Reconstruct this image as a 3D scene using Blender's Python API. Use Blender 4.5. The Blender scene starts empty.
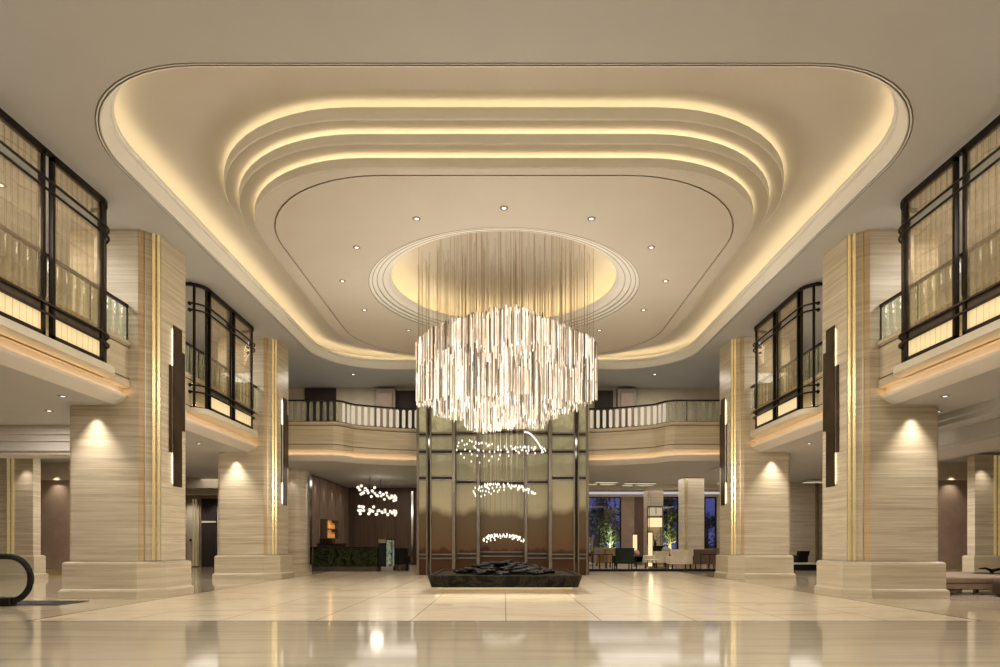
import bpy, bmesh, math, random
from math import sin, cos, pi, radians
from mathutils import Vector, Matrix

random.seed(11)
scene = bpy.context.scene
COL = scene.collection
CAMZ, F, CX, CY = 1.2, 640.0, 504.0, 543.0


def P(x, y, Y):
    """photo measurement -> a point of the hall at depth Y"""
    return Vector(((x - CX) * Y / F, Y, CAMZ + (CY - y) * Y / F))


# ------------------------------------------------------------------ node helpers
class NT:
    def __init__(self, name):
        self.mat = bpy.data.materials.new(name)
        self.mat.use_nodes = True
        self.t = self.mat.node_tree
        self.t.nodes.clear()
        self.out = self.t.nodes.new('ShaderNodeOutputMaterial')

    def link(self, a, b):
        self.t.links.new(a, b)

    def put(self, sock, v):
        if hasattr(v, 'is_output') or hasattr(v, 'is_linked'):
            self.link(v, sock)
        else:
            if sock.type == 'RGBA' and len(v) == 3:
                v = (*v, 1)
            sock.default_value = v

    def math(self, op, a, b=0.0, clamp=False):
        n = self.t.nodes.new('ShaderNodeMath')
        n.operation = op
        n.use_clamp = clamp
        self.put(n.inputs[0], a)
        self.put(n.inputs[1], b)
        return n.outputs[0]

    def pos(self):
        return self.t.nodes.new('ShaderNodeNewGeometry').outputs['Position']

    def xyz(self, v):
        n = self.t.nodes.new('ShaderNodeSeparateXYZ')
        self.link(v, n.inputs[0])
        return n.outputs

    def scale(self, v, s, off=(0, 0, 0)):
        n = self.t.nodes.new('ShaderNodeMapping')
        self.link(v, n.inputs[0])
        n.inputs['Scale'].default_value = s
        n.inputs['Location'].default_value = off
        return n.outputs[0]

    def noise(self, v, scale=1, detail=4, rough=.55, dist=0.0):
        n = self.t.nodes.new('ShaderNodeTexNoise')
        self.link(v, n.inputs['Vector'])
        n.inputs['Scale'].default_value = scale
        n.inputs['Detail'].default_value = detail
        n.inputs['Roughness'].default_value = rough
        n.inputs['Distortion'].default_value = dist
        return n.outputs['Fac']

    def ramp(self, f, stops):
        n = self.t.nodes.new('ShaderNodeValToRGB')
        self.put(n.inputs[0], f)
        e = n.color_ramp.elements
        while len(e) < len(stops):
            e.new(.5)
        for el, (p, c) in zip(e, stops):
            el.position = p
            el.color = (*c, 1) if len(c) == 3 else c
        return n.outputs[0]

    def mix(self, f, a, b):
        n = self.t.nodes.new('ShaderNodeMix')
        n.data_type = 'RGBA'
        self.put(n.inputs[0], f)
        self.put(n.inputs[6], a)
        self.put(n.inputs[7], b)
        return n.outputs[2]

    def bsdf(self, color, rough=.5, metal=0.0, emit=None, estr=0.0, spec=.5, coat=0.0, bump=None, bstr=.1):
        n = self.t.nodes.new('ShaderNodeBsdfPrincipled')
        self.put(n.inputs['Base Color'], color)
        self.put(n.inputs['Roughness'], rough)
        self.put(n.inputs['Metallic'], metal)
        n.inputs['Specular IOR Level'].default_value = spec
        n.inputs['Coat Weight'].default_value = coat
        if emit is not None:
            self.put(n.inputs['Emission Color'], emit)
            self.put(n.inputs['Emission Strength'], estr)
        if bump is not None:
            b = self.t.nodes.new('ShaderNodeBump')
            b.inputs['Strength'].default_value = bstr
            b.inputs['Distance'].default_value = .02
            self.link(bump, b.inputs['Height'])
            self.link(b.outputs[0], n.inputs['Normal'])
        return n.outputs[0]

    def shader(self, kind, color, **kw):
        n = self.t.nodes.new(kind)
        self.put(n.inputs['Color'], color)
        for k, v in kw.items():
            self.put(n.inputs[k], v)
        return n.outputs[0]

    def mixs(self, f, a, b):
        n = self.t.nodes.new('ShaderNodeMixShader')
        self.put(n.inputs[0], f)
        self.link(a, n.inputs[1])
        self.link(b, n.inputs[2])
        return n.outputs[0]

    def done(self, s, sampling=None):
        self.link(s, self.out.inputs[0])
        if sampling:
            self.mat.cycles.emission_sampling = sampling
        return self.mat


def plain(name, col, rough=.5, metal=0.0, var=.12, nscale=3.0, **kw):
    m = NT(name)
    n = m.noise(m.pos(), nscale, 3)
    c0 = tuple(c * (1 - var) for c in col)
    c1 = tuple(min(1, c * (1 + var)) for c in col)
    return m.done(m.bsdf(m.ramp(n, [(.3, c0), (.7, c1)]), rough, metal, **kw))


def glow(name, col, s, sampling=None):
    m = NT(name)
    return m.done(m.shader('ShaderNodeEmission', col, Strength=s), sampling)


def travertine(name, a, b, c, rough=.3, spec=.4, upright=False):
    m = NT(name)
    p = m.pos()
    if upright:
        x, y, z = m.xyz(p)
        v = m.t.nodes.new('ShaderNodeCombineXYZ')
        m.link(z, v.inputs[0])
        m.link(m.math('ADD', x, m.math('MULTIPLY', y, .7)), v.inputs[2])
        p = v.outputs[0]
    n1 = m.noise(m.scale(p, (.25, .25, 7.5)), 1.6, 6, .66, .3)
    n2 = m.noise(m.scale(p, (.35, .35, 30)), 1.3, 6, .7, .15)
    n3 = m.noise(p, .5, 2)
    c1 = m.ramp(n1, [(.34, c), (.47, a), (.60, b), (.74, a)])
    c2 = m.mix(m.ramp(n2, [(.44, (0, 0, 0)), (.64, (.7, .7, .7))]), c1, c)
    c3 = m.mix(m.ramp(n3, [(.4, (0, 0, 0)), (.7, (.22, .22, .22))]), c2, b)
    return m.done(m.bsdf(c3, rough, spec=spec))


M = {}
M['stone'] = travertine('travertine', (.63, .56, .44), (.72, .655, .54), (.47, .40, .30))
M['stone_base'] = travertine('travertine_base', (.61, .54, .42), (.68, .61, .49), (.50, .43, .32), .28)
M['stone_amber'] = travertine('amber_stone', (.58, .44, .27), (.64, .50, .33), (.46, .33, .19), .25)
M['paint'] = plain('ceiling_paint', (.555, .55, .545), .7, var=.02, nscale=1)
M['paint_warm'] = plain('warm_ceiling_paint', (.61, .575, .525), .7, var=.02, nscale=1)
M['paint_grey'] = plain('grey_moulding_paint', (.70, .665, .62), .6, var=.02, nscale=1)
M['groove_dark'] = plain('dark_joint', (.14, .115, .09), .8)
M['paint_white_lit'] = plain('lit_white_band_paint', (.86, .85, .82), .6, var=.02, nscale=1)  # pale paint lightened further to stand in for front light on the bands
M['groove'] = plain('moulding_shadow_gap', (.42, .385, .345), .8)  # grey tone paints the shade inside gaps and reveals
M['ledge'] = plain('pale_limestone', (.70, .655, .55), .45, var=.05)
M['bronze'] = plain('dark_bronze', (.045, .038, .032), .35, .75, var=.25, nscale=5)
M['bronze_mid'] = plain('brushed_bronze', (.16, .135, .115), .35, .8, var=.15, nscale=9)
M['tower_bronze'] = plain('grey_bronze', (.21, .18, .15), .35, .35, var=.12, nscale=4)
M['bronze_plate'] = plain('oil_rubbed_bronze', (.085, .055, .035), .3, .6, var=.35, nscale=2)
M['brass'] = plain('polished_brass', (.86, .68, .36), .25, .85, var=.1, emit=(1, .78, .38), estr=.20)  # slight emission stands in for light caught by the brass
M['brass_pale'] = plain('pale_brass', (.78, .66, .42), .3, .7, var=.1)
M['black'] = plain('black_rubber', (.006, .006, .006), .55)
M['chrome'] = plain('chrome', (.7, .7, .7), .15, 1.0)
M['wood'] = travertine('dark_walnut', (.17, .11, .078), (.20, .135, .098), (.12, .078, .055), .4, upright=True)
M['wood_mid'] = plain('walnut_panel', (.30, .22, .17), .4, var=.15, nscale=2)
M['wall_brown'] = plain('brown_silk_panel', (.36, .275, .215), .6, var=.1, nscale=2)
M['plaster'] = plain('beige_plaster', (.55, .48, .38), .7, var=.05)
M['door_panel'] = plain('taupe_door_panel', (.30, .25, .215), .5, var=.1)
M['void'] = plain('dark_recess', (.05, .04, .033), .7)
M['slate'] = plain('black_slate', (.012, .012, .011), .6, var=.5, nscale=6)
M['led'] = glow('warm_led', (1, .81, .50), 4.4)
M['led_d'] = glow('dome_led', (1, .77, .42), 10)
M['led_c'] = glow('cove_led', (1, .79, .47), 6.2)
M['led_o'] = glow('orange_led', (1, .60, .28), 4.6)
M['led_s'] = glow('sconce_led', (1, .84, .60), 6)
M['led_p'] = glow('plinth_led', (1, .84, .58), 2.6)
M['pelmet'] = glow('pelmet_led', (.92, .88, .90), .55)
M['lens'] = glow('lamp_lens', (1, .93, .80), 2.2, 'NONE')
M['globe'] = glow('globe_lamp', (1, .88, .72), 1.15, 'NONE')
M['drop'] = glow('crystal_drop', (1, .93, .78), 1.3, 'NONE')
M['shade'] = glow('lit_shade', (1, .76, .44), 1.0, 'NONE')
M['shade_dim'] = glow('dim_shade', (1, .82, .55), .5, 'NONE')
M['wire'] = plain('fine_steel_wire', (.42, .34, .24), .5, 0)
M['wire_dark'] = plain('dark_wire', (.10, .08, .055), .6)
M['cream'] = plain('cream_fabric', (.76, .67, .52), .8, emit=(.62, .52, .38), estr=.04)  # faint emission brightens the fabric as if lit
M['green_fabric'] = plain('dark_green_fabric', (.030, .045, .035), .8)
M['tan'] = plain('tan_leather', (.34, .23, .13), .5)
M['brown_fabric'] = plain('brown_upholstery', (.17, .115, .085), .7)
M['bench'] = plain('taupe_upholstery', (.30, .225, .165), .65)
M['bench_dark'] = plain('chocolate_leather', (.075, .050, .038), .4)
M['pink'] = plain('rose_ceramic', (.55, .36, .28), .5)
M['grey'] = plain('grey_ceramic', (.35, .34, .32), .4)
M['bark'] = plain('tree_bark', (.05, .035, .02), .9)
M['bark_pale'] = plain('pale_bark', (.62, .60, .50), .8)
M['leaf'] = plain('dark_leaf', (.035, .075, .04), .7, var=.5)
M['leaf_lit'] = plain('floodlit_leaf', (.30, .42, .12), .7, var=.4)  # floodlight put into the lighter leaf colour
M['earth'] = plain('dark_lawn', (.02, .035, .018), .9)
M['steps'] = plain('ribbed_steel', (.10, .10, .10), .4, .7)
M['white_frost'] = plain('frosted_glass', (.80, .78, .72), .35, var=.04, emit=(1, .92, .8), estr=.22)  # emission makes the glass look lit, though it is no lamp
M['bottle'] = plain('amber_bottle', (.45, .20, .05), .2, emit=(1, .5, .15), estr=.35)  # emission stands in for the shelf light shining through the bottles
M['bar_glow'] = glow('lit_bar_back', (1, .52, .2), .35, 'NONE')


def glassy(name, tint, refl=.1, haze=0.0, hcol=(.6, .65, .58)):
    m = NT(name)
    t = m.shader('ShaderNodeBsdfTransparent', tint)
    g = m.shader('ShaderNodeBsdfGlossy', (1, 1, 1), Roughness=.04)
    s = m.mixs(refl, t, g)
    if haze:
        s = m.mixs(haze, s, m.shader('ShaderNodeBsdfDiffuse', hcol))
    return m.done(s)


M['glass'] = glassy('clear_glass', (.93, .93, .90), .07)
M['glass_green'] = glassy('green_edge_glass', (.86, .90, .84), .12, .26, (.68, .72, .62))
M['glass_esc'] = glassy('escalator_glass', (.92, .92, .88), .06, .10, (.7, .68, .6))


def mesh_panel(name, opac, base, emit):
    """woven wire glass: wavering upright threads with a few level ones"""
    m = NT(name)
    p = m.pos()
    x, y, z = m.xyz(p)
    w = m.noise(m.scale(p, (.1, 3.0, .5)), 1.0, 2)
    a = m.math('FRACT', m.math('ADD', m.math('MULTIPLY', y, 7.0), m.math('MULTIPLY', w, .9)))
    l1 = m.math('LESS_THAN', a, .10)
    w2 = m.noise(m.scale(p, (.1, .8, 2.0)), 1.0, 2)
    b = m.math('FRACT', m.math('ADD', m.math('MULTIPLY', z, 2.2), m.math('MULTIPLY', w2, .9)))
    l2 = m.math('MULTIPLY', m.math('LESS_THAN', b, .05), .7)
    line = m.math('MULTIPLY', m.math('MAXIMUM', l1, m.math('MULTIPLY', l2, .6)), .75)
    col = m.mix(line, base, (.16, .12, .07))
    d = m.shader('ShaderNodeBsdfDiffuse', col)
    t = m.shader('ShaderNodeBsdfTranslucent', col)
    ds = m.mixs(.55, d, t)
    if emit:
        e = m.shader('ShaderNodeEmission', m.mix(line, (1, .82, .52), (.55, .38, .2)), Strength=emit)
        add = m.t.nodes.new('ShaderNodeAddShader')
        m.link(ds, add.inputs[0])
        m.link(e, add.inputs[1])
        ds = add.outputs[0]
    tr = m.shader('ShaderNodeBsdfTransparent', (.95, .90, .80))
    f = m.math('ADD', m.math('MULTIPLY', line, .5), opac, True)
    s = m.mixs(f, tr, ds)
    g = m.shader('ShaderNodeBsdfGlossy', (1, 1, 1), Roughness=.05)
    return m.done(m.mixs(.05, s, g), 'NONE')


M['mesh_glass'] = mesh_panel('wire_mesh_glass', .17, (.74, .66, .52), 0)
M['mesh_lit'] = mesh_panel('lit_wire_mesh_glass', .62, (.84, .76, .58), .50)  # pane emits by itself, adding to the backlight of the strip behind


def floor_mat():
    m = NT('polished_marble_floor')
    p = m.pos()
    x, y, z = m.xyz(p)
    # front zone: vein-cut stone laid across
    n1 = m.noise(m.scale(p, (.22, 3.2, 1)), 1.2, 5, .6, .3)
    front = m.ramp(n1, [(.3, (.37, .32, .24)), (.55, (.47, .415, .32)), (.75, (.41, .36, .27))])
    # hall zone: cream marble with brown veins
    n2 = m.noise(m.scale(p, (.5, 1.1, 1), (3, 1, 0)), .9, 7, .62, 1.4)
    n3 = m.noise(m.scale(p, (.7, .35, 1), (9, 4, 0)), .8, 3)
    hall = m.ramp(n2, [(.30, (.60, .48, .34)), (.44, (.78, .68, .53)), (.60, (.82, .73, .58)), (.72, (.66, .53, .39))])
    hall = m.mix(m.ramp(n3, [(.4, (0, 0, 0)), (.7, (.4, .4, .4))]), hall, (.68, .56, .42))

    def cell(v, off, size, w):
        f = m.math('FRACT', m.math('DIVIDE', m.math('SUBTRACT', v, off), size))
        d = m.math('ABSOLUTE', m.math('SUBTRACT', f, .5))
        return m.math('GREATER_THAN', d, .5 - w / size / 2)
    jx = cell(x, .03, 1.47, .016)
    jy = cell(y, 9.85, 1.47, .02)
    joint = m.math('MAXIMUM', jx, jy)
    hall = m.mix(m.math('MULTIPLY', joint, .8), hall, (.28, .20, .13))
    fj = m.math('MULTIPLY', cell(y, 9.85, 1.3, .008), .35)
    front = m.mix(fj, front, (.25, .2, .14))
    ax = m.math('ABSOLUTE', x)
    inside = m.math('MULTIPLY', m.math('LESS_THAN', ax, 7.35), m.math('GREATER_THAN', y, 9.85))
    side = m.math('GREATER_THAN', y, 9.85)
    sidecol = m.mix(.5, front, hall)
    c = m.mix(inside, m.mix(side, front, sidecol), hall)
    lx = m.math('MULTIPLY', m.math('LESS_THAN', m.math('ABSOLUTE', m.math('SUBTRACT', ax, 7.35)), .022), side)
    ly = m.math('MULTIPLY', m.math('LESS_THAN', m.math('ABSOLUTE', m.math('SUBTRACT', y, 9.85)), .028), m.math('LESS_THAN', ax, 7.37))
    c = m.mix(m.math('MAXIMUM', lx, ly), c, (.10, .08, .055))
    r = m.math('ADD', m.math('MULTIPLY', inside, .10), .08)
    return m.done(m.bsdf(c, r, spec=.16))


M['floor'] = floor_mat()


def landscape_panel():
    """painted glass: misty hills, pale green gold above and brown below"""
    m = NT('painted_landscape_glass')
    p = m.pos()
    x, y, z = m.xyz(p)

    def hill(z0, amp, freq, seed, soft=.25):
        v = m.t.nodes.new('ShaderNodeCombineXYZ')
        m.put(v.inputs[0], m.math('MULTIPLY', x, freq))
        v.inputs[1].default_value = seed
        n = m.noise(v.outputs[0], 1, 3, .5)
        h = m.math('ADD', m.math('MULTIPLY', n, amp), z0 - amp / 2)
        d = m.math('SUBTRACT', h, z)          # depth below the ridge
        return m.math('DIVIDE', d, soft, True)
    cloud = m.noise(m.scale(p, (1.1, .7, 1.3)), 1.2, 6, .68, .6)
    sky = m.ramp(cloud, [(.3, (.20, .185, .11)), (.5, (.33, .305, .19)), (.75, (.42, .39, .26))])
    c = m.mix(m.math('MULTIPLY', hill(5.6, 1.6, .55, 7, .12), .55), sky, (.165, .155, .095))
    c = m.mix(m.math('MULTIPLY', hill(4.25, 1.5, .55, 2, .08), .6), c, (.165, .15, .09))
    streak = m.noise(m.scale(p, (5, 5, .25)), 1, 4, .6)
    c = m.mix(m.ramp(streak, [(.45, (0, 0, 0)), (.7, (.35, .35, .35))]), c, (.16, .13, .07))
    mist = m.math('DIVIDE', m.math('SUBTRACT', 4.1, z), 1.3, True)
    c = m.mix(m.math('MULTIPLY', mist, .6), c, (.38, .32, .20))
    c = m.mix(m.math('MULTIPLY', hill(2.5, 1.5, .6, 4, .3), .9), c, (.092, .060, .031))
    warm = m.math('DIVIDE', m.math('SUBTRACT', 1.9, z), .8, True)
    c = m.mix(m.math('MULTIPLY', warm, .65), c, (.115, .064, .034))
    c = m.mix(m.math('MULTIPLY', hill(1.0, .9, 1.9, 12, .1), .8), c, (.055, .026, .014))
    g = m.math('ADD', m.math('MULTIPLY', m.math('DIVIDE', z, 5.0, True), .34), .26)  # glow put into the panes for a backlit look, stronger towards the top
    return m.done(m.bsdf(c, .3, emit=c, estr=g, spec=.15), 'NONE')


M['landscape'] = landscape_panel()


def black_marble(name, vein, amount):
    m = NT(name)
    p = m.pos()
    n = m.noise(p, 1.7, 8, .7, 2.2)
    return m.done(m.bsdf(m.ramp(n, [(.44, (.012, .012, .010)), (.52, vein), (.56, (.02, .02, .016)), (.9, amount)]), .3, spec=.15))


M['marble_black'] = black_marble('black_marble', (.05, .044, .034), (.025, .022, .018))
M['marble_green'] = black_marble('verde_marble', (.07, .09, .035), (.02, .026, .014))


def crystal():
    m = NT('crystal_rod')
    a = m.t.nodes.new('ShaderNodeAttribute')
    a.attribute_name = 'glow'
    g = a.outputs['Fac']
    n = m.noise(m.scale(m.pos(), (9, 9, 1.6)), 1.2, 3, .7)
    sp = m.ramp(n, [(.36, (.45, .45, .45)), (.62, (1, 1, 1))])
    col = m.ramp(g, [(.0, (.80, .50, .26)), (.45, (1, .78, .53)), (1, (1, .92, .78))])
    pk = m.noise(m.scale(m.pos(), (1.3, 1.3, 1.6), (3, 5, 1)), 1.4, 2, .5)
    col = m.mix(m.ramp(pk, [(.48, (0, 0, 0)), (.66, (.75, .75, .75))]), col, (1, .66, .40))
    st = m.math('MULTIPLY', m.math('MULTIPLY', g, 1.45), sp)
    return m.done(m.bsdf((.10, .09, .075), .15, emit=col, estr=st, spec=.6), 'NONE')


M['crystal'] = crystal()


def vitrine():
    m = NT('lit_vitrine')
    n = m.noise(m.pos(), 6, 3, .6)
    c = m.ramp(n, [(.35, (.05, .16, .10)), (.5, (.75, .85, .70)), (.62, (.45, .35, .12)), (.75, (.15, .35, .30))])
    return m.done(m.shader('ShaderNodeEmission', c, Strength=.32), 'NONE')


M['vitrine'] = vitrine()


# ------------------------------------------------------------------ mesh helpers
class MB:
    def __init__(self):
        self.v, self.f = [], []

    def add(self, vs, fs):
        b = len(self.v)
        self.v += [tuple(v) for v in vs]
        self.f += [tuple(b + i for i in f) for f in fs]
        return self

    def box(self, x0, x1, y0, y1, z0, z1):
        vs = [(x, y, z) for z in (z0, z1) for y in (y0, y1) for x in (x0, x1)]
        return self.add(vs, [(0, 2, 3, 1), (4, 5, 7, 6), (0, 1, 5, 4), (2, 6, 7, 3), (0, 4, 6, 2), (1, 3, 7, 5)])

    def cbox(self, c, s):
        return self.box(c[0] - s[0] / 2, c[0] + s[0] / 2, c[1] - s[1] / 2, c[1] + s[1] / 2, c[2] - s[2] / 2, c[2] + s[2] / 2)

    def prism(self, poly, z0, z1):
        n = len(poly)
        vs = [(x, y, z0) for x, y in poly] + [(x, y, z1) for x, y in poly]
        fs = [tuple(range(n))[::-1], tuple(range(n, 2 * n))] + [(i, (i + 1) % n, n + (i + 1) % n, n + i) for i in range(n)]
        return self.add(vs, fs)

    def prism_axis(self, poly, a0, a1, axis='y'):
        """poly in (x,z) extruded along y, or (y,z) along x"""
        n = len(poly)
        mk = (lambda p, a: (p[0], a, p[1])) if axis == 'y' else (lambda p, a: (a, p[0], p[1]))
        vs = [mk(p, a0) for p in poly] + [mk(p, a1) for p in poly]
        fs = [tuple(range(n))[::-1], tuple(range(n, 2 * n))] + [(i, (i + 1) % n, n + (i + 1) % n, n + i) for i in range(n)]
        return self.add(vs, fs)

    def loft(self, loops, closed=True, caps=False):
        n = len(loops[0])
        vs = [p for l in loops for p in l]
        fs = []
        for k in range(len(loops) - 1):
            for i in range(n if closed else n - 1):
                j = (i + 1) % n
                fs.append((k * n + i, k * n + j, (k + 1) * n + j, (k + 1) * n + i))
        if caps:
            fs.append(tuple(range(n))[::-1])
            fs.append(tuple((len(loops) - 1) * n + i for i in range(n)))
        return self.add(vs, fs)

    def tube(self, pts, r, n=8, closed=False, rz=None):
        pts = [Vector(p) for p in pts]
        loops = []
        m = len(pts)
        up0 = Vector((0, 0, 1))
        for i, p in enumerate(pts):
            if closed:
                d = pts[(i + 1) % m] - pts[i - 1]
            else:
                d = pts[min(i + 1, m - 1)] - pts[max(i - 1, 0)]
            d.normalize()
            up = up0 if abs(d.z) < .95 else Vector((0, 1, 0))
            s = d.cross(up).normalized()
            u = s.cross(d).normalized()
            rr = r[i] if isinstance(r, (list, tuple)) else r
            loops.append([p + s * rr * cos(2 * pi * k / n) + u * (rz or rr) * sin(2 * pi * k / n) for k in range(n)])
        if closed:
            loops.append(loops[0])
        return self.loft(loops, True, not closed)

    def lathe(self, prof, c=(0, 0, 0), n=20):
        loops = [[(c[0] + r * cos(2 * pi * k / n), c[1] + r * sin(2 * pi * k / n), c[2] + z) for k in range(n)] for r, z in prof]
        return self.loft(loops, True, True)

    def ball(self, c, r, n=10, m=6, sz=1.0):
        prof = [(max(r * sin(pi * k / m), r * .02), -r * sz * cos(pi * k / m)) for k in range(m + 1)]
        return self.lathe(prof, c, n)

    def build(self, name, mat, parent=None, smooth=True, bevel=0, kind=None, label=None, category=None, group=None, sharp=.6, attr=None):
        me = bpy.data.meshes.new(name)
        off = world_loc(parent) if parent is not None else Vector((0, 0, 0))
        me.from_pydata([(x - off.x, y - off.y, z - off.z) for x, y, z in self.v], [], self.f)
        bm = bmesh.new()
        bm.from_mesh(me)
        bmesh.ops.recalc_face_normals(bm, faces=bm.faces)
        bm.to_mesh(me)
        bm.free()
        if attr is not None:
            a = me.attributes.new('glow', 'FLOAT', 'POINT')
            a.data.foreach_set('value', attr)
        me.materials.append(mat)
        if smooth:
            me.polygons.foreach_set('use_smooth', [True] * len(me.polygons))
            me.set_sharp_from_angle(angle=sharp)
        o = bpy.data.objects.new(name, me)
        COL.objects.link(o)
        if parent is not None:
            o.parent = parent
        if bevel:
            b = o.modifiers.new('bevel', 'BEVEL')
            b.width = bevel
            b.segments = 2
            b.limit_method = 'ANGLE'
        tag(o, label, category, group, kind)
        return o


def world_loc(o):
    v = Vector((0, 0, 0))
    while o is not None:
        v = v + o.location
        o = o.parent
    return v


def tag(o, label=None, category=None, group=None, kind=None):
    if label:
        o['label'] = label
    if category:
        o['category'] = category
    if group:
        o['group'] = group
    if kind:
        o['kind'] = kind
    return o


def thing(name, loc, label, category, group=None, kind=None):
    o = bpy.data.objects.new(name, None)
    o.empty_display_size = .1
    COL.objects.link(o)
    o.location = loc
    return tag(o, label, category, group, kind)


def copy_tree(o, loc=None, parent=None, **props):
    c = o.copy()
    COL.objects.link(c)
    if parent is not None:
        c.parent = parent
    if loc is not None:
        c.location = loc
    for k, v in props.items():
        c[k] = v
    for ch in list(o.children):
        copy_tree(ch, None, c)
    return c


def struct(mb, name, mat, **kw):
    return mb.build(name, mat, kind='structure', **kw)


def light(kind, loc, power, col=(1, .89, .74), size=.2, rot=None, spot=None, blend=.6, size_y=None, target=None):
    d = bpy.data.lights.new('lamp', kind)
    d.energy = power
    d.color = col
    if kind == 'AREA':
        d.size = size
        if size_y:
            d.shape = 'RECTANGLE'
            d.size_y = size_y
    else:
        d.shadow_soft_size = size
    if kind == 'SPOT':
        d.spot_size = radians(spot)
        d.spot_blend = blend
    o = bpy.data.objects.new('lamp', d)
    COL.objects.link(o)
    o.location = loc
    if target is not None:
        o.rotation_euler = (Vector(target) - Vector(loc)).to_track_quat('-Z', 'Y').to_euler()
    elif rot:
        o.rotation_euler = rot
    return o


def rr(x0, x1, y0, y1, R, z, n=14):
    """rounded rectangle loop, R may shrink to a point"""
    R = max(R, .02)
    pts = []
    for cx, cy, a0 in ((x1 - R, y1 - R, 0), (x0 + R, y1 - R, pi / 2), (x0 + R, y0 + R, pi), (x1 - R, y0 + R, 3 * pi / 2)):
        for k in range(n + 1):
            a = a0 + pi / 2 * k / n
            pts.append((cx + R * cos(a), cy + R * sin(a), z))
    return pts


def ring(r, z, cy, n=96):
    return [(r * cos(2 * pi * k / n), cy + r * sin(2 * pi * k / n), z) for k in range(n)]


def plate_with_hole(outer, hole, name, mat, **kw):
    bm = bmesh.new()
    es = []
    for loop in (outer, hole):
        vs = [bm.verts.new(p) for p in loop]
        es += [bm.edges.new((vs[i], vs[(i + 1) % len(vs)])) for i in range(len(vs))]
    bmesh.ops.triangle_fill(bm, use_beauty=True, use_dissolve=False, edges=es)
    mb = MB()
    bm.verts.index_update()
    mb.v = [tuple(v.co) for v in bm.verts]
    mb.f = [tuple(v.index for v in f.verts) for f in bm.faces]
    bm.free()
    return mb.build(name, mat, smooth=False, **kw)


# ------------------------------------------------------------------ the shell
CEIL = 8.03
SOF = 4.2        # underside of the gallery
struct(MB().box(-21, 21, -7, 42.5, -.3, 0), 'floor', M['floor'], smooth=False)
struct(MB().box(-21.2, -21, -7, 42.5, 0, 9), 'wall_left', M['plaster'], smooth=False)
struct(MB().box(21, 21.2, -7, 42.5, 0, 9), 'wall_right', M['plaster'], smooth=False)
struct(MB().box(-21, 21, -7.2, -7, 0, 9), 'wall_front', M['plaster'], smooth=False)

# ceiling with the great rounded opening
OX, OY0, OY1, OR = 6.91, 9.19, 25.1, 2.5


def oloop(d, z, dY=0):
    return rr(-OX - d, OX + d, OY0 - d, OY1 + d, OR + d, z)


plate_with_hole([(-13, -7, CEIL), (13, -7, CEIL), (13, 28.3, CEIL), (-13, 28.3, CEIL)], oloop(.09, CEIL), 'ceiling', M['paint'], kind='structure')
for d0 in (.09,):
    mb = MB().loft([oloop(d0, CEIL), oloop(d0, CEIL + .025), oloop(d0 - .02, CEIL + .025), oloop(d0 - .02, CEIL)])
    struct(mb, 'ceiling_groove', M['groove'])
struct(MB().loft([oloop(.07, CEIL), oloop(.058, CEIL - .008), oloop(.045, CEIL)]), 'ceiling_bead', M['paint_white_lit'])
LZ = CEIL + .31
mb = MB().loft([oloop(.025, CEIL), oloop(.0, CEIL), oloop(-.01, CEIL + .03), oloop(-.05, CEIL + .10), oloop(-.11, CEIL + .20),
                oloop(-.155, CEIL + .26), oloop(-.18, CEIL + .28), oloop(-.18, LZ), oloop(-.15, LZ), oloop(-.15, LZ - .10),
                oloop(.42, LZ - .10), oloop(.42, 8.60)])
struct(mb, 'ceiling_cornice', M['paint_white_lit'], sharp=.35)
mb = MB().loft([oloop(-.10, LZ - .095), oloop(-.04, LZ - .095), oloop(-.04, LZ - .05), oloop(-.10, LZ - .05), oloop(-.10, LZ - .095)])
tag(mb.build('cove_light_strip', M['led_c']), 'warm light strip hidden in the outer ceiling cove', 'strip light')


# stepped bands hanging under the upper ceiling
def sloop(i, d, z):
    X, Y0, Y1, R = STEP[i]
    return rr(-X + d, X - d, Y0 + d, Y1 - d, R - d, z)


STEP = [(5.9, 10.87, 23.35, 3.3), (5.62, 11.11, 23.12, 3.05), (5.32, 11.37, 22.9, 2.8)]
TOPZ, BOTZ = [8.60, 8.30, 8.04], [8.39, 8.13, 7.86]
UPZ = [8.80, 8.39, 8.13]
mb = MB().loft([oloop(.42, 8.60), sloop(0, .24, 8.74), sloop(0, .24, 8.48)])
struct(mb, 'ceiling_upper', M['paint_warm'])
for i in range(3):
    t, b, u = TOPZ[i], BOTZ[i], UPZ[i]
    nxt = sloop(i + 1, .16, b) if i < 2 else None
    w = .24
    mb = MB().loft([sloop(i, w, t - .10), sloop(i, .03, t - .10), sloop(i, .03, t), sloop(i, 0, t), sloop(i, 0, b + .02), sloop(i, .02, b)])
    struct(mb, 'ceiling_step_band', M['paint_white_lit'])
    if i < 2:
        n2 = [sloop(i, .02, b), sloop(i + 1, .24, b), sloop(i + 1, .24, TOPZ[i + 1] - .10)]
        struct(MB().loft(n2), 'ceiling_step_soffit', M['paint_warm'])
    mb = MB().loft([sloop(i, .05, t - .099), sloop(i, .10, t - .099), sloop(i, .10, t - .03), sloop(i, .05, t - .03), sloop(i, .05, t - .099)])
    tag(mb.build('cove_light_strip', M['led']), ['warm light strip hidden behind the outermost stepped ceiling band',
        'warm light strip hidden behind the middle stepped ceiling band', 'warm light strip hidden behind the innermost stepped ceiling band'][i], 'strip light')
PZ = 7.86
GR = (4.98, 11.58, 22.7, 2.75)


def gloop(d, z):
    X, Y0, Y1, R = GR
    return rr(-X + d, X - d, Y0 + d, Y1 - d, R - d, z)


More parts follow.
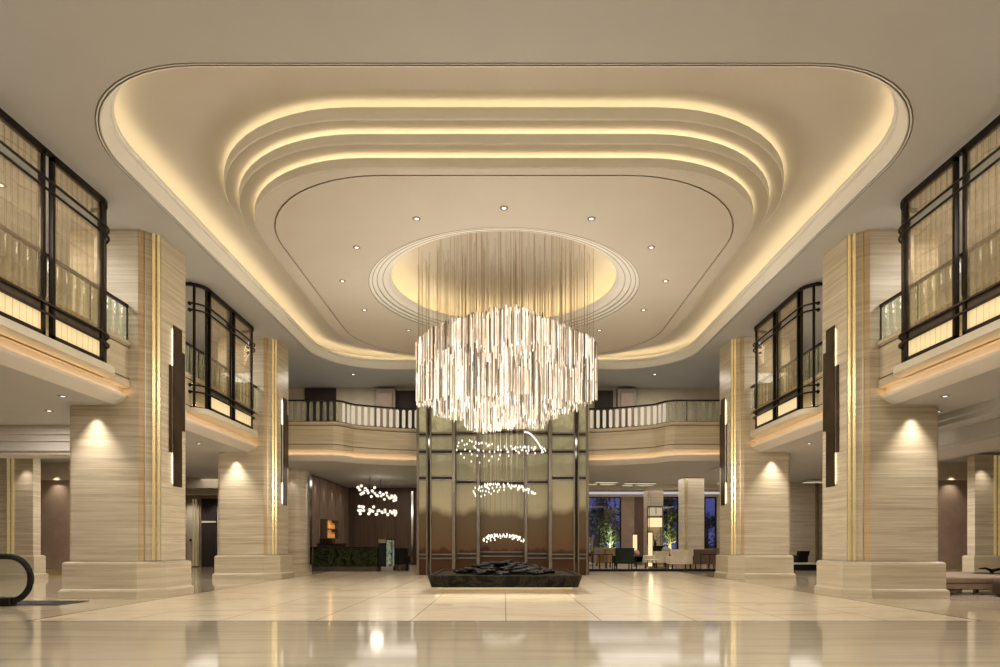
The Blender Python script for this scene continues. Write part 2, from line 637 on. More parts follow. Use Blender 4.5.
struct(MB().loft([sloop(2, .02, PZ), gloop(0, PZ)]), 'ceiling_panel_border', M['paint_warm'])
struct(MB().loft([gloop(0, PZ), gloop(0, PZ + .03), gloop(.035, PZ + .03), gloop(.035, PZ)]), 'ceiling_panel_groove', M['groove'])
RC = 17.02
hole = ring(3.52, PZ, RC)
plate_with_hole(gloop(.035, PZ), hole, 'ceiling_panel', M['paint_warm'], kind='structure')
prof = [(3.52, PZ), (3.52, PZ + .04), (3.43, PZ + .04), (3.43, PZ + .075), (3.31, PZ + .075), (3.31, PZ + .11), (3.17, PZ + .11),
        (3.15, PZ + .125), (3.07, PZ + .14), (3.01, PZ + .17), (2.97, PZ + .23), (2.94, PZ + .25), (2.94, PZ + .27), (3.02, PZ + .27), (3.02, PZ + .22), (3.42, PZ + .22)]
struct(MB().loft([ring(r, z, RC) for r, z in prof]), 'ceiling_ring_moulding', M['paint_white_lit'])
struct(MB().loft([ring(r, z, RC) for r, z in ((3.42, PZ + .22), (3.42, 8.25), (3.38, 8.40), (3.25, 8.53), (3.0, 8.63), (2.6, 8.70), (2.0, 8.745), (.02, 8.76))]), 'ceiling_dome', M['paint_warm'], sharp=1.2)
for r0, zz in ((3.53, PZ - .002), (3.44, PZ + .038), (3.32, PZ + .073), (3.175, PZ + .108)):
    struct(MB().loft([ring(r0, zz, RC), ring(r0 - .02, zz, RC), ring(r0 - .02, zz + .01, RC), ring(r0, zz + .01, RC), ring(r0, zz, RC)]), 'ceiling_ring_groove_shade', M['groove'])  # dark rings paint the shade lines along the moulding steps
mb = MB().loft([ring(r, z, RC) for r, z in ((3.10, PZ + .225), (3.18, PZ + .225), (3.18, PZ + .25), (3.10, PZ + .25), (3.10, PZ + .225))])
tag(mb.build('cove_light_strip', M['led_d']), 'warm light strip hidden around the round chandelier recess', 'strip light')
# closed lid above everything
struct(MB().box(-13, 13, -7, 28.5, 9.0, 9.1), 'ceiling_lid', M['paint'], smooth=False)

# upper gallery walls
for s, nm in ((-1, 'left'), (1, 'right')):
    struct(MB().box(s * 12 - .1, s * 12 + .1, -7, 28.3, 4.7, 8.03), 'wall_gallery_' + nm, M['plaster'], smooth=False)
    struct(MB().box(min(s * 8.46, s * 21), max(s * 8.46, s * 21), -7, 28.3, SOF, 4.7), 'balcony_floor_' + nm, M['paint'], smooth=False)
struct(MB().box(-12, 12, 28.2, 28.4, 4.7, 8.03), 'wall_gallery_back', M['plaster'], smooth=False)
# panelled doors and openings along the gallery back wall
for (x0, x1, yt, nm) in ((376, 396, 387, 'a'), (617, 636, 387, 'b')):
    a, b = P(x0, yt, 28.0), P(x1, yt, 28.0)
    d = thing('door_1' if nm == 'a' else 'door_2', ((a.x + b.x) / 2, 28.0, 4.7), None, None, kind='structure')
    MB().box(a.x, b.x, 27.85, 28.2, 4.7, 7.95).build('door_casing', M['door_panel'], d, bevel=.03)
    MB().box(a.x + .12, b.x - .12, 27.80, 27.85, 4.8, 7.75).build('door_leaf', M['wood_mid'], d, bevel=.03)
    MB().box(a.x + .12 if nm == 'b' else b.x - .16, a.x + .16 if nm == 'b' else b.x - .12, 27.76, 27.80, 5.6, 6.0).build('handle', M['brass'], d)
for k, (x0, x1, yt) in enumerate(((305, 336, 388), (397, 416, 391), (595, 613, 391))):
    a, b = P(x0, yt, 28.15), P(x1, yt, 28.15)
    struct(MB().box(a.x, b.x, 28.1, 28.2, 4.7, a.z), 'door_%d' % (k + 3), M['void'], smooth=False)  # dark slab paints the unlit depth of each opening

# balcony parapets: one profile swept along each run
PROF = [(-.14, 5.50), (-.14, 5.57), (.05, 5.57), (.05, 5.50), (.0, 5.48), (0, 5.43), (-.015, 5.42), (-.015, 4.80), (0, 4.79), (.0, 4.75), (.03, 4.73), (.03, 4.57), (-.14, 4.57)]
ORNG = [(-.14, 4.57), (-.17, 4.36)]
CORN = [(-.17, 4.36), (-.06, 4.36), (-.06, 4.40), (-.03, 4.40), (-.05, 4.35), (-.12, 4.30), (-.16, 4.28), (-.28, 4.205), (-.30, 4.20)]


def offset_path(path, d):
    """move a plan polyline sideways by d (positive = to the right of travel)"""
    out = []
    n = len(path)
    for i, p in enumerate(path):
        a = Vector(path[max(i - 1, 0)])
        b = Vector(path[min(i + 1, n - 1)])
        p = Vector(p)
        if 0 < i < n - 1:
            t1 = (p - a).normalized()
            t2 = (b - p).normalized()
            n1 = Vector((t1.y, -t1.x))
            n2 = Vector((t2.y, -t2.x))
            m = (n1 + n2).normalized()
            k = d / max(m.dot(n1), .4)
            out.append(p + m * k)
        else:
            t = (b - a).normalized()
            out.append(p + Vector((t.y, -t.x)) * d)
    return out


def sweep(path, prof):
    mb = MB()
    cols = [[(q.x, q.y, z) for q in offset_path(path, d)] for d, z in prof]
    mb.loft(cols, False)
    return mb


PX = 8.16
SIDE_L = [(-PX, -7), (-PX, 24.0)]
SIDE_R = [(PX, 24.0), (PX, -7)]
# back gallery: straight, then stepping into a shallow curve round the tower
BACK_L = [(-8.3, 23.1), (-6.15, 23.1), (-5.85, 23.3), (-5.6, 23.75)]
for k in range(0, 13):
    t = k / 12
    BACK_L.append((-5.45 + 2.2 * t, 23.85 + .72 * sin(t * pi / 2)))
BACK_R = [(-x, y) for x, y in BACK_L[::-1]]
for nm, path in (('left', SIDE_L), ('right', SIDE_R), ('back_left', BACK_L), ('back_right', BACK_R)):
    struct(sweep(path, PROF), 'parapet_' + nm, M['stone_base'], sharp=.35)
    struct(sweep(path, ORNG), 'parapet_cove_' + nm, M['paint_warm'])
    struct(sweep(path, CORN), 'parapet_cornice_' + nm, M['paint_grey'], sharp=.35)
    for z0, z1 in ((5.435, 5.462), (4.755, 4.775)):
        struct(sweep(path, [(-.02, z0), (.006, z0), (.006, z1), (-.02, z1)]), 'parapet_joint_' + nm, M['groove_dark'], smooth=False)
    led = sweep(path, [(-.09, 4.365), (-.14, 4.365), (-.14, 4.385), (-.09, 4.385), (-.09, 4.365)])
    tag(led.build('cove_light_strip', M['led_o']), 'orange light strip under the ' + {'left': 'left gallery above the front left columns', 'right': 'right gallery above the front right columns',
        'back_left': 'curved rear balcony left of the glass tower', 'back_right': 'curved rear balcony right of the glass tower'}[nm], 'strip light')
for s, path in ((-1, BACK_L), (1, BACK_R)):
    q = [tuple(v) for v in offset_path(path, -.30)]
    poly = q + ([(-2.9, 28.3), (-8.5, 28.3)] if s < 0 else [(8.5, 28.3), (2.9, 28.3)])
    struct(MB().prism(poly, SOF, 4.7), 'balcony_floor_back_' + ('left' if s < 0 else 'right'), M['paint'], smooth=False)
    q = [tuple(v) for v in offset_path(path, -.14)]
# lower ceilings further back
struct(MB().box(-21, 21, 28.3, 42.5, 4.5, 4.8), 'ceiling_lower_back', M['paint'], smooth=False)
struct(MB().box(-3.0, 3.0, 27.4, 28.3, SOF, 4.7), 'ceiling_lower_middle', M['paint'], smooth=False)

# ------------------------------------------------------------------ great columns
FOOT = [(9.42, 0), (7.97, 0), (7.62, .30), (7.58, 1.30), (7.95, 1.75), (9.42, 1.75)]


def inflate(poly, d):
    n = len(poly)
    out = []
    c = Vector((sum(p[0] for p in poly) / n, sum(p[1] for p in poly) / n))
    for i in range(n):
        a, p, b = Vector(poly[i - 1]), Vector(poly[i]), Vector(poly[(i + 1) % n])
        n1 = Vector(((p - a).y, -(p - a).x)).normalized()
        n2 = Vector(((b - p).y, -(b - p).x)).normalized()
        if n1.dot(p - c) < 0 and n2.dot(p - c) < 0:
            n1, n2 = -n1, -n2
        m = (n1 + n2).normalized()
        out.append(tuple(p + m * d / max(m.dot(n1), .4)))
    return out


def great_column(s, y0, label, side_words):
    t = thing('column', (s * 8.5, y0 + .87, 0), label, 'column', 'travertine columns of the hall', 'thing')
    tr = lambda poly: [(s * u, y0 + v) for u, v in poly]
    MB().prism(tr(FOOT), .80, CEIL - .001).build('shaft', M['stone'], t, smooth=False)
    # stepped pilaster at the outer edge
    MB().box(min(s * 9.42, s * 9.52), max(s * 9.42, s * 9.52), y0 + .10, y0 + 1.65, .80, CEIL - .001).build('edge_pilaster', M['stone_base'], t, smooth=False)
    base = MB()
    loops = [[(s * u, y0 + v, z) for u, v in inflate(FOOT, d)] for d, z in
             ((.17, 0), (.17, .15), (.155, .18), (.12, .21), (.12, .74), (.105, .775), (.08, .79), (.0, .79))]
    base.loft(loops, True, True)
    base.build('base', M['stone_base'], t, sharp=.3)
    MB().prism(tr(inflate(FOOT, .006)), .785, .815).build('shadow_joint', M['groove'], t, smooth=False)
    a, b = Vector((7.97, 0)), Vector((7.62, .30))
    d = (b - a)
    nrm = Vector((-d.y, d.x)).normalized()
    if nrm.x > 0:
        nrm = -nrm
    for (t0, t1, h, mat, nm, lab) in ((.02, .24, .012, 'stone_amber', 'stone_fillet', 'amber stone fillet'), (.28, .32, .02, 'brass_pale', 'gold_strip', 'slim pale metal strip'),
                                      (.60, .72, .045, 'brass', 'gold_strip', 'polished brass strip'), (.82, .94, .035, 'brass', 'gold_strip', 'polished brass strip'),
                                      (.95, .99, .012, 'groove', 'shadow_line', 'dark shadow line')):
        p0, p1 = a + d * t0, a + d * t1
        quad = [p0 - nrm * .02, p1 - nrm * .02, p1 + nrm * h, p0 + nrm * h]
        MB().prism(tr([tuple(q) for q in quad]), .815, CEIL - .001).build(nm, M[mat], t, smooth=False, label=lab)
    # downlight scallop on the front face, lamp set in the gallery soffit
    light('SPOT', (s * 8.86, y0 - .20, SOF - .06), 62, size=.03, spot=78, blend=.9, target=(s * 8.86, y0 - .09, 0))
    light('SPOT', (s * 8.86, y0 - .45, SOF - .06), 85, size=.05, spot=85, blend=.9, target=(s * 8.86, y0 - .2, 0))
    return t


COLS = [(-1, 13.93, 'broad travertine column with brass strips standing behind the escalator handrail', 'front left'),
        (1, 13.93, 'broad travertine column with brass strips standing beside the low taupe daybed', 'front right'),
        (-1, 21.2, 'travertine column with brass strips standing before the dark reception alcove', 'rear left'),
        (1, 21.2, 'travertine column with brass strips standing beside the lounge with the night windows', 'rear right')]
SC_LAB = ['staggered bronze wall light on the column behind the escalator', 'staggered bronze wall light on the column beside the daybed',
          'staggered bronze wall light on the column before the reception alcove', 'staggered bronze wall light on the column beside the lounge']
for (s, y0, lab, _), sl in zip(COLS, SC_LAB):
    great_column(s, y0, lab, '')
    fx = lambda v: 7.62 - .04 * (v - .30)      # the side face
    t = thing('bronze_sconce', (s * 7.58, y0 + .85, 2.5), sl, 'wall light', 'bronze wall lights on the columns')
    for (v0, v1, z0, z1, off) in ((.58, .74, 3.27, 5.25, .03), (.70, 1.08, 2.50, 6.18, .055), (1.06, 1.24, 3.83, 5.67, .03)):
        u = fx(v0) - off + .018
        MB().box(min(s * u, s * (u - .018)), max(s * u, s * (u - .018)), y0 + v0, y0 + v1, z0, z1).build('bronze_plate', M['bronze_plate'], t, smooth=False)
        mb = MB()
        u2 = u + .004
        mb.box(min(s * u2, s * (u2 - .006)), max(s * u2, s * (u2 - .006)), y0 + v0 + .045, y0 + v1 - .045, z0 + .06, z1 - .06)
        mb.build('light_strip', M['led_s'], t, smooth=False)

# ------------------------------------------------------------------ bay screens of the galleries
def arc_plan(ya, yb, xf, xb, r, n=7):
    """plan of a bay: wall, rounded corner, flat front, rounded corner, wall (|x| values)"""
    pts = [(xb, ya)]
    for k in range(n + 1):
        a = pi / 2 * k / n
        pts.append((xf + r - r * sin(a), ya + r - r * cos(a)))
    for k in range(n + 1):
        a = pi / 2 * k / n
        pts.append((xf + r - r * cos(a), yb - r + r * sin(a)))
    pts.append((xb, yb))
    return pts


def bar(mb, p, q, w, h):
    """straight bar between two points, w across, h up"""
    p, q = Vector(p), Vector(q)
    d = (q - p)
    if abs(d.z) > abs(d.x) + abs(d.y):
        mb.box(p.x - w / 2, p.x + w / 2, p.y - h / 2, p.y + h / 2, min(p.z, q.z), max(p.z, q.z))
        return
    sd = Vector((d.y, -d.x, 0)).normalized() * (w / 2)
    up = Vector((0, 0, h / 2))
    vs = [p - sd - up, p + sd - up, p + sd + up, p - sd + up, q - sd - up, q + sd - up, q + sd + up, q - sd + up]
    mb.add(vs, [(0, 1, 2, 3), (7, 6, 5, 4), (0, 4, 5, 1), (1, 5, 6, 2), (2, 6, 7, 3), (3, 7, 4, 0)])


def bay_screen(s, ya, yb, label, lab2):
    ZB, ZT = 4.73, 7.93
    xf = 7.87
    # stone ledge
    plan = [(s * u, v) for u, v in arc_plan(ya - .12, yb + .12, 7.76, PX + .02, .42)]
    struct(MB().loft([[(x, y, z) for x, y in plan] for z in (4.57, 4.71)], True, True), 'balcony_ledge_' + lab2, M['ledge'])
    t = thing('bay_screen', (s * xf, (ya + yb) / 2, 4.71), label, 'glass screen', 'bronze framed bay screens')
    r = .42
    path = [(s * u, v) for u, v in arc_plan(ya, yb, xf, PX - .06, r)]
    ym = (ya + yb) / 2
    flats = [(ya + r + .02, ym - .09), (ym + .09, yb - r - .02)]
    # head and foot rails that wrap the corners
    for z, nm, h in ((ZT, 'head_rail', .08), (ZB, 'foot_rail', .05)):
        c0 = offset_path(path, -.035)
        c1 = offset_path(path, .035)
        mb = MB()
        mb.loft([[(p.x, p.y, z - h / 2) for p in c0], [(p.x, p.y, z - h / 2) for p in c1], [(p.x, p.y, z + h / 2) for p in c1], [(p.x, p.y, z + h / 2) for p in c0],
                 [(p.x, p.y, z - h / 2) for p in c0]], False)
        mb.build(nm, M['bronze'], t, sharp=.4)
    # thin double rails riding in front of the panels
    for z in (7.43, 7.26, 5.31, 5.13):
        o = offset_path(path, -.05 if s > 0 else .05)
        o = offset_path(path, .05 * (1 if s < 0 else -1))
        mb = MB().tube([(p.x, p.y, z) for p in o[1:-1]], .024, 8)
        mb.build('rail', M['bronze'], t)
        for e in (1, -2):
            MB().ball((o[e].x, o[e].y, z), .05, 10, 6).build('rail_knob', M['bronze'], t)
    # posts at the ends and beside the gap
    for (u, v) in ((PX - .1, ya + .03), (xf + .03, ya + r - .06), (xf + .03, yb - r + .06), (PX - .1, yb - .03), (xf + .12, ym)):
        w = .05 if u != xf + .12 else .05
        MB().cbox((s * u, v, (ZB + ZT) / 2), (w, w, ZT - ZB)).build('post', M['bronze'] if u != xf + .12 else M['bronze_mid'], t, smooth=False)
    for (a, b) in flats:
        pf = MB()
        for v in (a, b):
            pf.cbox((s * xf, v + (.03 if v == a else -.03), (ZB + ZT) / 2), (.08, .06, ZT - ZB))
        pf.cbox((s * xf, (a + b) / 2, ZT - .05), (.08, b - a, .09))
        pf.cbox((s * xf, (a + b) / 2, ZB + .04), (.08, b - a, .08))
        f = pf.build('panel_frame', M['bronze'], t, smooth=False)
        x0, x1 = sorted((s * (xf - .012), s * (xf + .012)))
        MB().box(x0, x1, a + .08, b - .08, 7.44, ZT - .1).build('upper_pane', M['mesh_glass'], f, smooth=False)
        MB().box(x0, x1, a + .08, b - .08, 7.25, 7.44).build('grey_band', M['bronze_mid'] if False else M['glass'], f, smooth=False)
        MB().box(x0, x1, a + .08, b - .08, 5.32, 7.25).build('middle_pane', M['mesh_glass'], f, smooth=False)
        MB().box(x0, x1, a + .08, b - .08, 5.12, 5.32).build('bronze_band', M['bronze_mid'], f, smooth=False)
        MB().box(x0, x1, a + .08, b - .08, ZB + .08, 5.12).build('lit_pane', M['mesh_lit'], f, smooth=False, label='softly lit lower pane')
    # curved clear panes in the corners
    for seg in (path[1:9], path[9:17]):
        MB().loft([[(x, y, ZB + .05) for x, y in seg], [(x, y, ZT - .05) for x, y in seg]], False).build('corner_pane', M['glass'], t)
    mb = MB().box(*sorted((s * 7.98, s * 8.03)), ya + .3, yb - .3, 4.715, 4.74)
    tag(mb.build('floor_light_strip', M['led'], smooth=False), 'warm light strip on the ledge behind the ' + lab2.replace('_', ' ') + ' bay screen', 'strip light')


bay_screen(-1, 9.1, 12.95, 'tall bronze framed mesh screen above the escalator, cut by the left picture edge', 'near_left')
bay_screen(1, 9.1, 12.95, 'tall bronze framed mesh screen above the daybed, cut by the right picture edge', 'near_right')
bay_screen(-1, 16.62, 20.4, 'bronze framed mesh screen between the two left columns', 'far_left')
bay_screen(1, 16.62, 20.4, 'bronze framed mesh screen between the two right columns', 'far_right')


# ------------------------------------------------------------------ balustrades
def stadium_mesh(name):
    w, h, d = .13, .70, .03
    r = w / 2
    poly = []
    for k in range(9):
        a = pi * k / 8
        poly.append((r * cos(a), h - r + r * sin(a)))
    for k in range(9):
        a = pi + pi * k / 8
        poly.append((r * cos(a), r + r * sin(a)))
    return MB().prism_axis(poly, -d / 2, d / 2)


BAL = {}
for key, mat in (('glass', 'glass_green'), ('white', 'white_frost')):
    o = stadium_mesh('baluster').build('baluster', M[mat], sharp=.5)
    BAL[key] = o.data
    bpy.data.objects.remove(o)


def balustrade(path, label, white=None, pitch=.24):
    """path: plan polyline; handrail, glass balusters, slim posts"""
    pts = [Vector(p) for p in path]
    mid = pts[len(pts) // 2]
    t = thing('balustrade', (mid.x, mid.y, 5.57), label, 'balustrade', 'glass balustrades of the galleries')
    c0, c1 = offset_path(path, -.035), offset_path(path, .035)
    mb = MB()
    z0, z1 = 6.33, 6.38
    mb.loft([[(p.x, p.y, z0) for p in c0], [(p.x, p.y, z0) for p in c1], [(p.x, p.y, z1) for p in c1], [(p.x, p.y, z1) for p in c0], [(p.x, p.y, z0) for p in c0]], False)
    mb.build('handrail', M['bronze'], t)
    mb = MB()
    z0, z1 = 5.57, 5.60
    mb.loft([[(p.x, p.y, z0) for p in c0], [(p.x, p.y, z0) for p in c1], [(p.x, p.y, z1) for p in c1], [(p.x, p.y, z1) for p in c0], [(p.x, p.y, z0) for p in c0]], False)
    mb.build('bottom_rail', M['bronze_mid'], t)
    lens = [0]
    for a, b in zip(pts, pts[1:]):
        lens.append(lens[-1] + (b - a).length)
    n = int(lens[-1] / pitch)
    for k in range(n):
        L = (k + .5) * lens[-1] / n
        i = max(j for j in range(len(lens) - 1) if lens[j] <= L)
        d = (pts[i + 1] - pts[i]).normalized()
        q = pts[i] + d * (L - lens[i])
        o = bpy.data.objects.new('baluster', BAL['white' if white and white(q) else 'glass'])
        COL.objects.link(o)
        o.parent = t
        o.location = (q.x - mid.x, q.y - mid.y, .04)
        o.rotation_euler = (0, 0, math.atan2(d.y, d.x))
        if k % 5 == 0:
            MB().cbox((q.x + d.x * pitch / 2, q.y + d.y * pitch / 2, 5.96), (.022, .022, .76)).build('post', M['bronze'], t, smooth=False)
    return t


for s, side in ((-1, 'left'), (1, 'right')):
    balustrade([(s * 8.2, 7.5), (s * 8.2, 13.92)], 'glass balustrade running behind the screen above the ' + ('escalator' if s < 0 else 'daybed') + ' up to the front column')
    balustrade([(s * 8.2, 15.7), (s * 8.2, 21.18)], 'glass balustrade behind the screen between the two ' + side + ' columns')
bl = [tuple(v) for v in offset_path(BACK_L, -.05)]
br = [tuple(v) for v in offset_path(BACK_R, -.05)]
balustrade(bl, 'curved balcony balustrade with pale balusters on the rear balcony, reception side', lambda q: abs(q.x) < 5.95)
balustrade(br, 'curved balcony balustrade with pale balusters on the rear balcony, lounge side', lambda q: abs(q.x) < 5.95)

# ------------------------------------------------------------------ glass tower
tw = thing('glass_tower', (0, 25.0, 0), 'tall bronze framed glass tower painted with misty hills behind the black plinth', 'glass tower')
TT = 8.75
YA, YB_, YC = 23.85, 24.4, 24.9


def wx(px, Y):
    return (px - CX) * Y / F


rows_o = [(.60, .80), (3.52, 3.72), (4.50, 4.70), (5.15, 5.33)]
rows_m = [(.60, .82), (3.42, 3.62), (4.60, 4.78), (5.28, 5.47)]
rows_c = [(.66, .88), (3.42, 3.64), (4.66, 4.84), (5.42, 5.62)]
BAYS = [(419, 426.5, YA, rows_o), (431, 452, YA, rows_o), (455, 477, YB_, rows_m), (480, 524.5, YC, rows_c), (527.5, 549, YB_, rows_m), (552, 574, YA, rows_o), (579, 586, YA, rows_o)]
for x0, x1, Y, rows in BAYS:
    a, b = wx(x0, Y), wx(x1, Y)
    zz = [0.0]
    for z0, z1 in rows:
        zz += [z0, z1]
    zz.append(TT)
    for k in range(0, len(zz), 2):
        hi = zz[k + 1]
        MB().box(a - .02, b + .02, Y + .05, Y + .09, zz[k], hi).build('glass_panel', M['landscape'], tw, smooth=False)
    for z0, z1 in rows:
        MB().box(a - .03, b + .03, Y - .01, Y + .07, z0, z0 + .055).build('rail', M['tower_bronze'], tw, smooth=False)
        MB().box(a - .03, b + .03, Y - .01, Y + .07, z1 - .055, z1).build('rail', M['tower_bronze'], tw, smooth=False)
        MB().box(a - .03, b + .03, Y + .04, Y + .08, z0 + .055, z1 - .055).build('rail_recess', M['void'], tw, smooth=False)
for (x0, x1, Y, dpt) in ((416.6, 419, YA, .5), (426, 427.6, YA, .12), (430, 431.4, YA, .12), (452, 455.3, YA, .75), (476.6, 479.8, YB_, .75), (524.4, 527.4, YB_, .75),
                         (548.6, 552.2, YA, .75), (573.6, 575, YA, .12), (577.8, 579.2, YA, .12), (586, 588.2, YA, .5)):
    MB().box(wx(x0, Y), wx(x1, Y), Y - .04, Y - .04 + dpt, 0, TT).build('post', M['tower_bronze'], tw, smooth=False, bevel=.01)
mirror = NT('dark_mirror')
M['mirror'] = mirror.done(mirror.bsdf((.10, .09, .075), .06, 1.0))
for (x0, x1) in ((427.6, 430), (575, 577.8)):
    MB().box(wx(x0, YA), wx(x1, YA), YA + .06, YA + .10, 0, TT).build('mirror_strip', M['mirror'], tw, smooth=False)
for s in (-1, 1):
    MB().box(*sorted((s * 3.16, s * 3.22)), YA + .4, 27.4, 0, TT).build('side_panel', M['landscape'], tw, smooth=False)
MB().box(-3.2, 3.2, 27.35, 27.4, 0, SOF).build('rear_panel', M['void'], tw, smooth=False)

# ------------------------------------------------------------------ plinth with stones
pl = thing('plinth', (0, 17.0, 0), 'low black marble plinth with slanted sides under the chandelier', 'plinth')
cxp = (430 + 579.7) / 2
XC = (cxp - CX) * 15.1 / F


def prr(hw, y0, y1, R, z):
    return rr(XC - hw, XC + hw, y0, y1, R, z, 6)


MB().loft([prr(1.76, 15.2, 18.7, .12, .145), prr(1.84, 15.08, 18.8, .12, .42), prr(1.83, 15.09, 18.79, .12, .436), prr(1.74, 15.2, 18.7, .1, .436), prr(1.73, 15.21, 18.69, .1, .40)], True, True).build('basin', M['marble_black'], pl, sharp=.4)
MB().loft([prr(1.62, 15.36, 18.6, .35, 0), prr(1.64, 15.34, 18.6, .35, .10), prr(1.62, 15.36, 18.6, .35, .146)], True, True).build('foot', M['stone_base'], pl)
mb = MB().loft([prr(1.655, 15.325, 18.62, .35, .139), prr(1.70, 15.28, 18.64, .35, .139), prr(1.70, 15.28, 18.64, .35, .1445), prr(1.655, 15.325, 18.62, .35, .1445), prr(1.655, 15.325, 18.62, .35, .139)])
mb.build('light_strip', M['led_p'], pl)
rng = random.Random(4)


def stone_mb(seed):
    r = random.Random(seed)
    n = 9
    lo = []
    for z, k in ((0, .8), (.35, 1.0), (.75, .94), (1, .55)):
        loop = []
        for i in range(n):
            a = 2 * pi * i / n
            q = k * (1 + .16 * sin(2 * a + seed) + r.uniform(-.1, .1))
            loop.append((.17 * q * cos(a), .11 * q * sin(a), .075 * z + r.uniform(-.008, .008)))
        lo.append(loop)
    return MB().loft(lo, True, True)


protos = []
n_st = 0
for k in range(140):
    ang, rad = rng.uniform(0, 2 * pi), math.sqrt(rng.random())
    x = XC + 1.24 * rad * cos(ang)
    y = 17.2 + 1.25 * rad * sin(ang)
    h = .40 + .27 * (1 - rad ** 2) * rng.uniform(.35, 1)
    if k < 6:
        o = stone_mb(k + 1).build('slate_stone', M['slate'], sharp=.5)
        protos.append(o)
    else:
        o = protos[k % 6].copy()
        COL.objects.link(o)
    o.location = (x, y, h)
    o.rotation_euler = (rng.uniform(-.18, .18), rng.uniform(-.18, .18), rng.uniform(0, 6.28))
    tag(o, 'flat black slate stone heaped on top of the black plinth', 'stone', 'slate stones heaped on the black plinth')

# ------------------------------------------------------------------ the chandelier
ch = thing('crystal_chandelier', (0.05, RC, 4.0), 'huge glowing crystal rod chandelier hanging from the round ceiling recess', 'chandelier')
CHX = .05
rods = []
rng = random.Random(21)
for i in range(-19, 20):
    for j in range(-19, 20):
        x = i * .13 + (j % 2) * .065 + rng.uniform(-.03, .03)
        y = j * .13 + rng.uniform(-.03, .03)
        r = math.hypot(x, y)
        if r > 2.42:
            continue
        a = math.atan2(y, x)
        edge = r / 2.42
        wav = .10 * sin(3 * a + .6) + .07 * sin(5 * a + 2)
        if r > 1.95:                      # outer curtain
            top = 6.60 - 2.2 * max(edge - .88, 0) + wav * .6
            bot = 4.93 + wav * .6 - (.26 * min(-y / 1.6, 1.4) if y < 0 else 0)
            if rng.random() < .9:
                m_ = (top + bot) / 2 + rng.uniform(-.35, .35)
                rods.append((x, y, m_ + .02, top + rng.uniform(-.05, .03)))
                rods.append((x, y, bot + rng.uniform(-.03, .06), m_ - .02))
        elif r > 1.1:
            top = 6.98 - .36 * (r - 1.1) + wav + rng.uniform(-.05, .05)
            if rng.random() < .72:
                rods.append((x, y, top - rng.uniform(.7, 1.3), top))
            bot = 4.56 + .22 * (r - 1.1) + .16 * sin(3 * a + 1.2) - .16 * (y < -.4) * (x < .8)
            if rng.random() < .85:
                rods.append((x, y, bot, bot + rng.uniform(.8, 1.5)))
        else:
            top = 7.17 - .12 * r + .1 * sin(4 * x) + rng.uniform(-.06, .06)
            rods.append((x, y, top - .9, top))
            bot = 4.12 + .22 * r + .10 * sin(3 * x + 1) + rng.uniform(-.03, .03)
            if rng.random() < .85:
                rods.append((x, y, bot, bot + 1.2))
rng.shuffle(rods)
# those nearest the camera show largest: the lowest front ones become parts of their own
rods.sort(key=lambda q: q[1] * .6 + q[2] * .25 + rng.random() * .3)


def rod_geo(mb, x, y, z0, z1, r, n=5):
    ph = rng.random() * 6
    mb.loft([[(x + rr_ * cos(ph + 2 * pi * k / n), y + rr_ * sin(ph + 2 * pi * k / n), z) for k in range(n)] for rr_, z in ((r * .4, z0), (r, z0 + .03), (r, z1 - .03), (r * .4, z1))], True, True)


big, vals = MB(), []
wires = MB()
for k, (x, y, z0, z1) in enumerate(rods):
    g = rng.choice((.05, .14, .3, .5, .8, 1.0, 1.05)) * rng.uniform(.8, 1.1)
    r = rng.uniform(.011, .020)
    if k < 100:
        mb = MB()
        rod_geo(mb, x + CHX, y + RC, z0, z1, r)
        mb.build('crystal_rod', M['crystal'], ch, attr=[g] * len(mb.v))
    else:
        n0 = len(big.v)
        rod_geo(big, x + CHX, y + RC, z0, z1, r)
        vals += [g] * (len(big.v) - n0)
    if k % 4 == 0 and z1 > 6.0:
        wires.cbox((x + CHX, y + RC, (z1 + 8.74) / 2), (.009, .009, 8.74 - z1))
big.build('crystal_rod_mass', M['crystal'], ch, attr=vals, kind='stuff', label='dense mass of glowing crystal rods')
wires.build('hanging_wires', M['wire'], ch, smooth=False, kind='stuff', label='fine hanging wires')
MB().lathe([(2.45, 8.70), (2.45, 8.75)], (CHX, RC, 0), 48).build('ceiling_plate', M['paint_warm'], ch)


# ------------------------------------------------------------------ droplet swarms
def drop_mesh():
    return MB().lathe([(.006, 0), (.019, .012), (.022, .03), (.012, .055), (.004, .065)], (0, 0, -.03), 7)


dm = drop_mesh().build('drop', M['drop'])
DROP = dm.data
bpy.data.objects.remove(dm)


def swarm(px0, px1, pyc, amp, Y, n, label, seed, tail=False, droop=0.0):
    r = random.Random(seed)
    c = P((px0 + px1) / 2, pyc, Y)
    hw = (px1 - px0) / 2 * Y / F
    t = thing('droplet_pendant', c, label, 'pendant light', 'swarms of glowing crystal drops under the chandelier')
    w = MB()
    for k in range(n):
        row = k % 3
        a = 2 * pi * (k // 3) / (n // 3) + .21 * row
        q = 1 - .2 * row + r.uniform(-.04, .04)
        x = hw * q * cos(a)
        y = hw * .6 * q * sin(a)
        z = amp * (sin(2 * a + .45) * (.8 if x < 0 else .5) * (1 - .35 * row) + .18 * row) - droop * (x / hw) ** 2 + droop * .4 + r.uniform(-.02, .02)
        o = bpy.data.objects.new('crystal_drop', DROP)
        COL.objects.link(o)
        o.parent = t
        o.location = (x, y, z)
        if k % 3 == 0:
            w.cbox((c.x + x, c.y + y, (c.z + z + 4.4) / 2 + .02), (.0035, .0035, max(4.4 - c.z - z, .05)))
    if tail:
        for k in range(16):
            q = k / 15
            o = bpy.data.objects.new('crystal_drop', DROP)
            COL.objects.link(o)
            o.parent = t
            p = P(525 + 18 * q ** .8, 432 + 20 * q ** 1.5, Y - .3) - c
            o.location = p
    w.build('hanging_wires', M['wire_dark'], t, smooth=False, kind='stuff')


